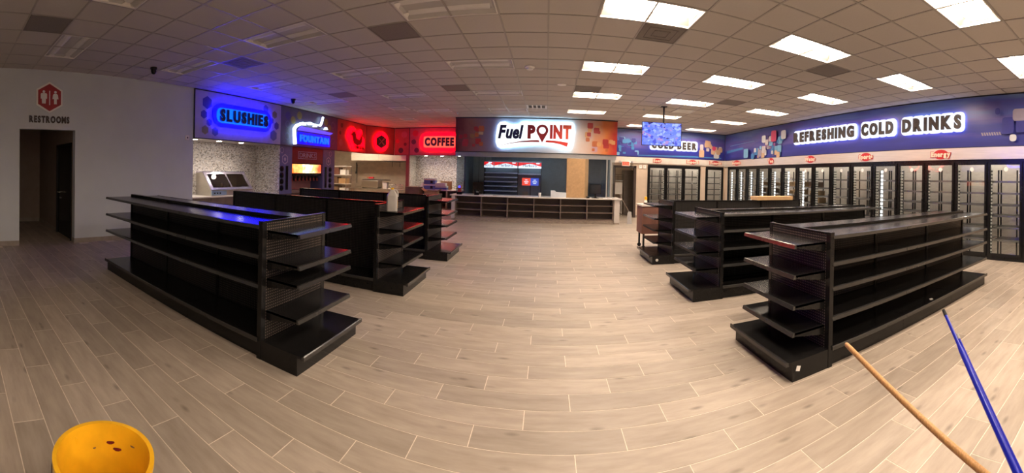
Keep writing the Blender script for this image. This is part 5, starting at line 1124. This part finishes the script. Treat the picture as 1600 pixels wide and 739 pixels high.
# ------------------------------------------------------------------ kitchen behind the food signs
t = thing('exhaust_hood', 'long stainless exhaust hood on the kitchen back wall', 'exhaust hood', (-7.8, 16.9, 2.14))
B().prism([(-1.5, -0.55, 0.0), (-1.5, 0.55, 0.0), (-1.5, 0.55, 0.6), (-1.5, -0.40, 0.6), (-1.5, -0.55, 0.30)], (2.95, 0, 0)).obj('canopy', mat('bright_hood_steel', (0.80, 0.72, 0.62), 0.3, 0.35, var=0.04, stretch=(1, 1, 8)), t)
for x in (-0.75, 0.0, 0.75): B().box(x - 0.004, x + 0.004, -0.556, -0.545, 0.0, 0.30).obj('seam', M_alu, t)
b = B(); b.prism([(-0.25, -0.56, -0.02), (1.4, -0.56, -0.02), (1.4, -0.50, -0.05), (0.9, -0.50, -0.07), (0.3, -0.50, -0.05)], (0, 0.2, 0)); b.obj('grease_trough', M_ventd, t)
for x in (0.45, 0.85): B().tube([(x, 0.1, 0.0), (x, 0.1, -0.26), (x + 0.02, 0.1, -0.28)], 0.012, 6).obj('nozzle_pipe', M_ventd, t)
t = thing('kitchen_worktable', 'steel kitchen worktable running under the exhaust hood', 'table', (-7.9, 16.45, 0))
box('tabletop', M_steel, t, -1.45, 1.55, -0.35, 0.35, 0.77, 0.81); box('undershelf', M_steel, t, -1.4, 1.5, -0.3, 0.3, 0.25, 0.28)
for x in (-1.38, 1.48):
    for y in (-0.28, 0.28): B().tube([(x, y, 0), (x, y, 0.77)], 0.02, 8).obj('leg', M_steel, t)
def on_table(name, label, cat, x, y=16.4): return thing(name, label, cat, (x, y, 0.81))
t = on_table('griddle', 'wide boxy steel griddle with dark top on the kitchen table', 'griddle', -8.15); box('body', M_steel, t, -0.45, 0.45, -0.25, 0.25, 0.03, 0.36, bevel=0.01); box('top_plate', M_ventd, t, -0.42, 0.9, -0.2, 0.2, 0.39, 0.42); box('splash_edge', M_steel, t, -0.45, 0.45, 0.22, 0.25, 0.36, 0.45)
for x in (-0.4, 0.4): box('foot', M_blackm, t, x - 0.02, x + 0.02, -0.2, 0.2, 0, 0.03)
t = on_table('steam_pan', 'pale square pan stack on the kitchen table right of the griddle', 'pan', -7.42); B().prism([(-0.09, -0.1, 0), (0.09, -0.1, 0), (0.12, -0.1, 0.28), (-0.12, -0.1, 0.28)], (0, 0.2, 0)).obj('pan', M_white, t); box('rim', M_steel, t, -0.13, 0.13, -0.11, 0.11, 0.28, 0.295)
for k in range(3):
    t = on_table('fry_basket', '%s wire fry basket on the right of the kitchen table' % ('left', 'middle', 'right')[k], 'basket', -7.1 + 0.26 * k); t['group'] = 'wire fry baskets'
    b = B()
    for z in (0.005, 0.10, 0.20): b.tube([(-0.1, -0.12, z), (0.1, -0.12, z), (0.1, 0.12, z), (-0.1, 0.12, z), (-0.1, -0.12, z)], 0.006, 5)
    for xx in (-0.1, -0.05, 0, 0.05, 0.1): b.tube([(xx, -0.12, 0.005), (xx, -0.12, 0.2)], 0.004, 5)
    b.obj('wire_cage', M_chrome, t); B().tube([(0, -0.12, 0.2), (0, -0.25, 0.26)], 0.01, 6).obj('handle', M_blackm, t)
t = on_table('red_carton', 'small red and tan carton behind the griddle on the kitchen table', 'box', -8.45, 16.72); box('body', mat('red_packet_print', (0.6, 0.015, 0.03), 0.4), t, -0.02, 0.24, -0.06, 0.06, 0, 0.52); box('tan_side', M_kraft, t, -0.12, -0.02, -0.06, 0.06, 0, 0.52)
t = thing('wire_rack', 'storage rack with white shelves of cartons at the left of the kitchen', 'shelf rack', (-9.95, 16.4, 0))
for x in (-0.5, 0.5):
    for y in (-0.25, 0.25): B().tube([(x, y, 0), (x, y, 1.9)], 0.015, 8).obj('post', M_chrome, t)
for z in (0.55, 0.97, 1.42, 1.85): box('shelf', M_white, t, -0.52, 0.52, -0.27, 0.27, z - 0.03, z)
for x, z, a, c, m, lab in ((-10.15, 0.551, 0.2, 0.28, M_kraftd, 'dark carton on the bottom shelf of the kitchen rack'), (-9.7, 0.551, 0.16, 0.2, M_whitep, 'white box on the bottom shelf of the kitchen rack'), (-10.2, 0.971, 0.2, 0.32, M_kraftd, 'dark carton on the middle shelf of the kitchen rack'), (-9.72, 0.971, 0.2, 0.26, M_kraft, 'tan carton on the middle shelf of the kitchen rack'), (-10.15, 1.421, 0.22, 0.34, M_cart, 'red-brown carton on the upper shelf of the kitchen rack'), (-9.7, 1.421, 0.14, 0.24, M_whitep, 'white box on the upper shelf of the kitchen rack')):
    carton('carton', lab, (x, 16.4, z), (a, 0.2, c), 0, m, tape=m is not M_whitep, group='cartons on the kitchen rack')
t = thing('spray_faucet', 'dark hooked spray faucet hanging at the left of the kitchen', 'faucet', (-9.42, 17.2, 1.0))
B().tube([(0, 0, 0), (0, 0, 0.9), (0.02, -0.1, 1.05), (0.05, -0.18, 1.02), (0.07, -0.2, 0.85), (0.06, -0.2, 0.6)], 0.022, 8).obj('hose', M_ventd, t, True); B().lathe([(0.03, 0.6), (0.05, 0.52), (0.05, 0.48)], c=(0.06, -0.2, 0), n=12).obj('spray_head', M_blackm, t, True); box('wall_bracket', M_steel, t, -0.05, 0.05, 0.0, 0.22, 0.82, 0.88)
t = thing('kitchen_light', 'rectangular ceiling light inside the kitchen', 'ceiling light', (-8.6, 15.0, 3.0)); box('housing', M_white, t, -0.6, 0.6, -0.3, 0.3, 0, 0.08); box('lens', emit('kitchen_lens', (1.0, 0.80, 0.58), 34.0), t, -0.55, 0.55, -0.26, 0.26, -0.012, 0)
for x in (-0.5, 0.5): B().tube([(x, 0, 0.08), (x, 0, H - 3.0)], 0.006, 6).obj('hanger', M_alu, t)
t = thing('cashier_fill_light', 'added fill light inside the cashier room', 'ceiling light', (-0.5, 15.0, 2.9)); box('housing', M_white, t, -0.6, 0.6, -0.15, 0.15, 0, 0.06); box('lens', emit('cashier_fill_lens', (0.75, 0.88, 1.0), 16.0), t, -0.55, 0.55, -0.12, 0.12, -0.01, 0)  # fill light added to brighten the room behind the counter glass
for x in (-0.5, 0.5): B().tube([(x, 0, 0.06), (x, 0, H - 2.9)], 0.006, 6).obj('hanger', M_alu, t)
t = thing('utility_light', 'small ceiling light in the room behind the back doorway', 'ceiling light', (3.2, 16.1, 2.7)); B().lathe([(0.16, 0), (0.16, -0.03)], n=20).obj('base', M_white, t); B().lathe([(0.14, -0.03), (0.12, -0.07), (0.05, -0.09)], n=20).obj('diffuser', emit('utility_lens', (1.0, 0.82, 0.62), 9.0), t, True)

# ------------------------------------------------------------------ coffee alcove things
t = thing('coffee_counter', 'pale-topped counter with brown open front in the coffee alcove', 'counter', (-4.72, 16.4, 0))
box('countertop', M_counter, t, -1.38, 1.38, -0.75, 0.68, 0.85, 0.885, bevel=0.004)
for x in (-1.38, -0.46, 0.46, 1.32): box('divider', M_pier, t, x, x + 0.06, -0.68, 0.6, 0.1, 0.85)
box('back_panel', M_brown, t, -1.38, 1.38, 0.5, 0.6, 0.1, 0.85); box('shelf', M_pier, t, -1.32, 1.32, -0.62, 0.5, 0.46, 0.485); box('kick', M_kick, t, -1.38, 1.38, -0.6, 0.6, 0, 0.1)
M_bluebox = mat('blue_box_print', (0.10, 0.14, 0.42), 0.5, var=0.05)
for k in range(2):
    t = thing('appliance_box', '%s blue and white appliance box in the stack on the coffee counter' % ('lower', 'upper')[k], 'box', (-5.04, 15.95, 0.885 + 0.236 * k), group='blue appliance boxes')
    box('body', M_bluebox, t, -0.25, 0.25, -0.18, 0.18, 0, 0.235, bevel=0.003); box('white_panel', M_whitep, t, -0.252, 0.252, -0.182, 0.182, 0.17, 0.225); box('picture', M_blackm, t, 0.05, 0.16, -0.183, -0.18, 0.04, 0.15)
t = thing('printer_box', 'white open-topped box with blue print beside the blue boxes', 'box', (-4.50, 15.9, 0.885)); box('body', mat('pale_box_print', (0.62, 0.66, 0.66), 0.5), t, -0.25, 0.25, -0.16, 0.16, 0, 0.17); box('dark_band', M_bluebox, t, -0.252, 0.252, -0.162, 0.162, 0.02, 0.10); box('top_flap', M_whitep, t, -0.25, 0.20, -0.17, 0.14, 0.171, 0.30)
t = thing('flat_carton', 'tan carton panel standing behind the white box on the coffee counter', 'box', (-4.36, 16.28, 0.885)); box('panel', M_kraft, t, -0.3, 0.22, -0.05, 0.05, 0, 0.37); box('edge_strip', M_tape, t, 0.22, 0.224, -0.05, 0.05, 0, 0.37)
t = thing('coffee_bag', 'slanted white bag standing left of the blue boxes', 'bag', (-5.45, 16.0, 0.885)); B().prism([(-0.10, -0.08, 0), (0.05, -0.08, 0), (0.09, -0.08, 0.27), (0.0, -0.08, 0.28)], (0, 0.16, 0)).obj('bag', M_whitep, t); box('clip', M_alu, t, 0.0, 0.09, -0.085, 0.085, 0.27, 0.29)
carton('carton', 'dark brown carton, lower of a stack before the coffee alcove', (-5.28, 14.5, 0), (0.30, 0.22, 0.50), 0, M_kraftd)
carton('carton', 'dark brown carton topping the stack before the coffee alcove', (-5.28, 14.5, 0.501), (0.30, 0.22, 0.54), 0, M_kraftd)
carton('carton', 'tan carton, lower of the pair right of the dark stack by the coffee counter', (-4.55, 14.6, 0), (0.28, 0.22, 0.45), 0)
carton('open_carton', 'tan open-flapped carton on the pair right of the dark stack', (-4.55, 14.6, 0.453), (0.26, 0.2, 0.42), 0, None, open_=True)
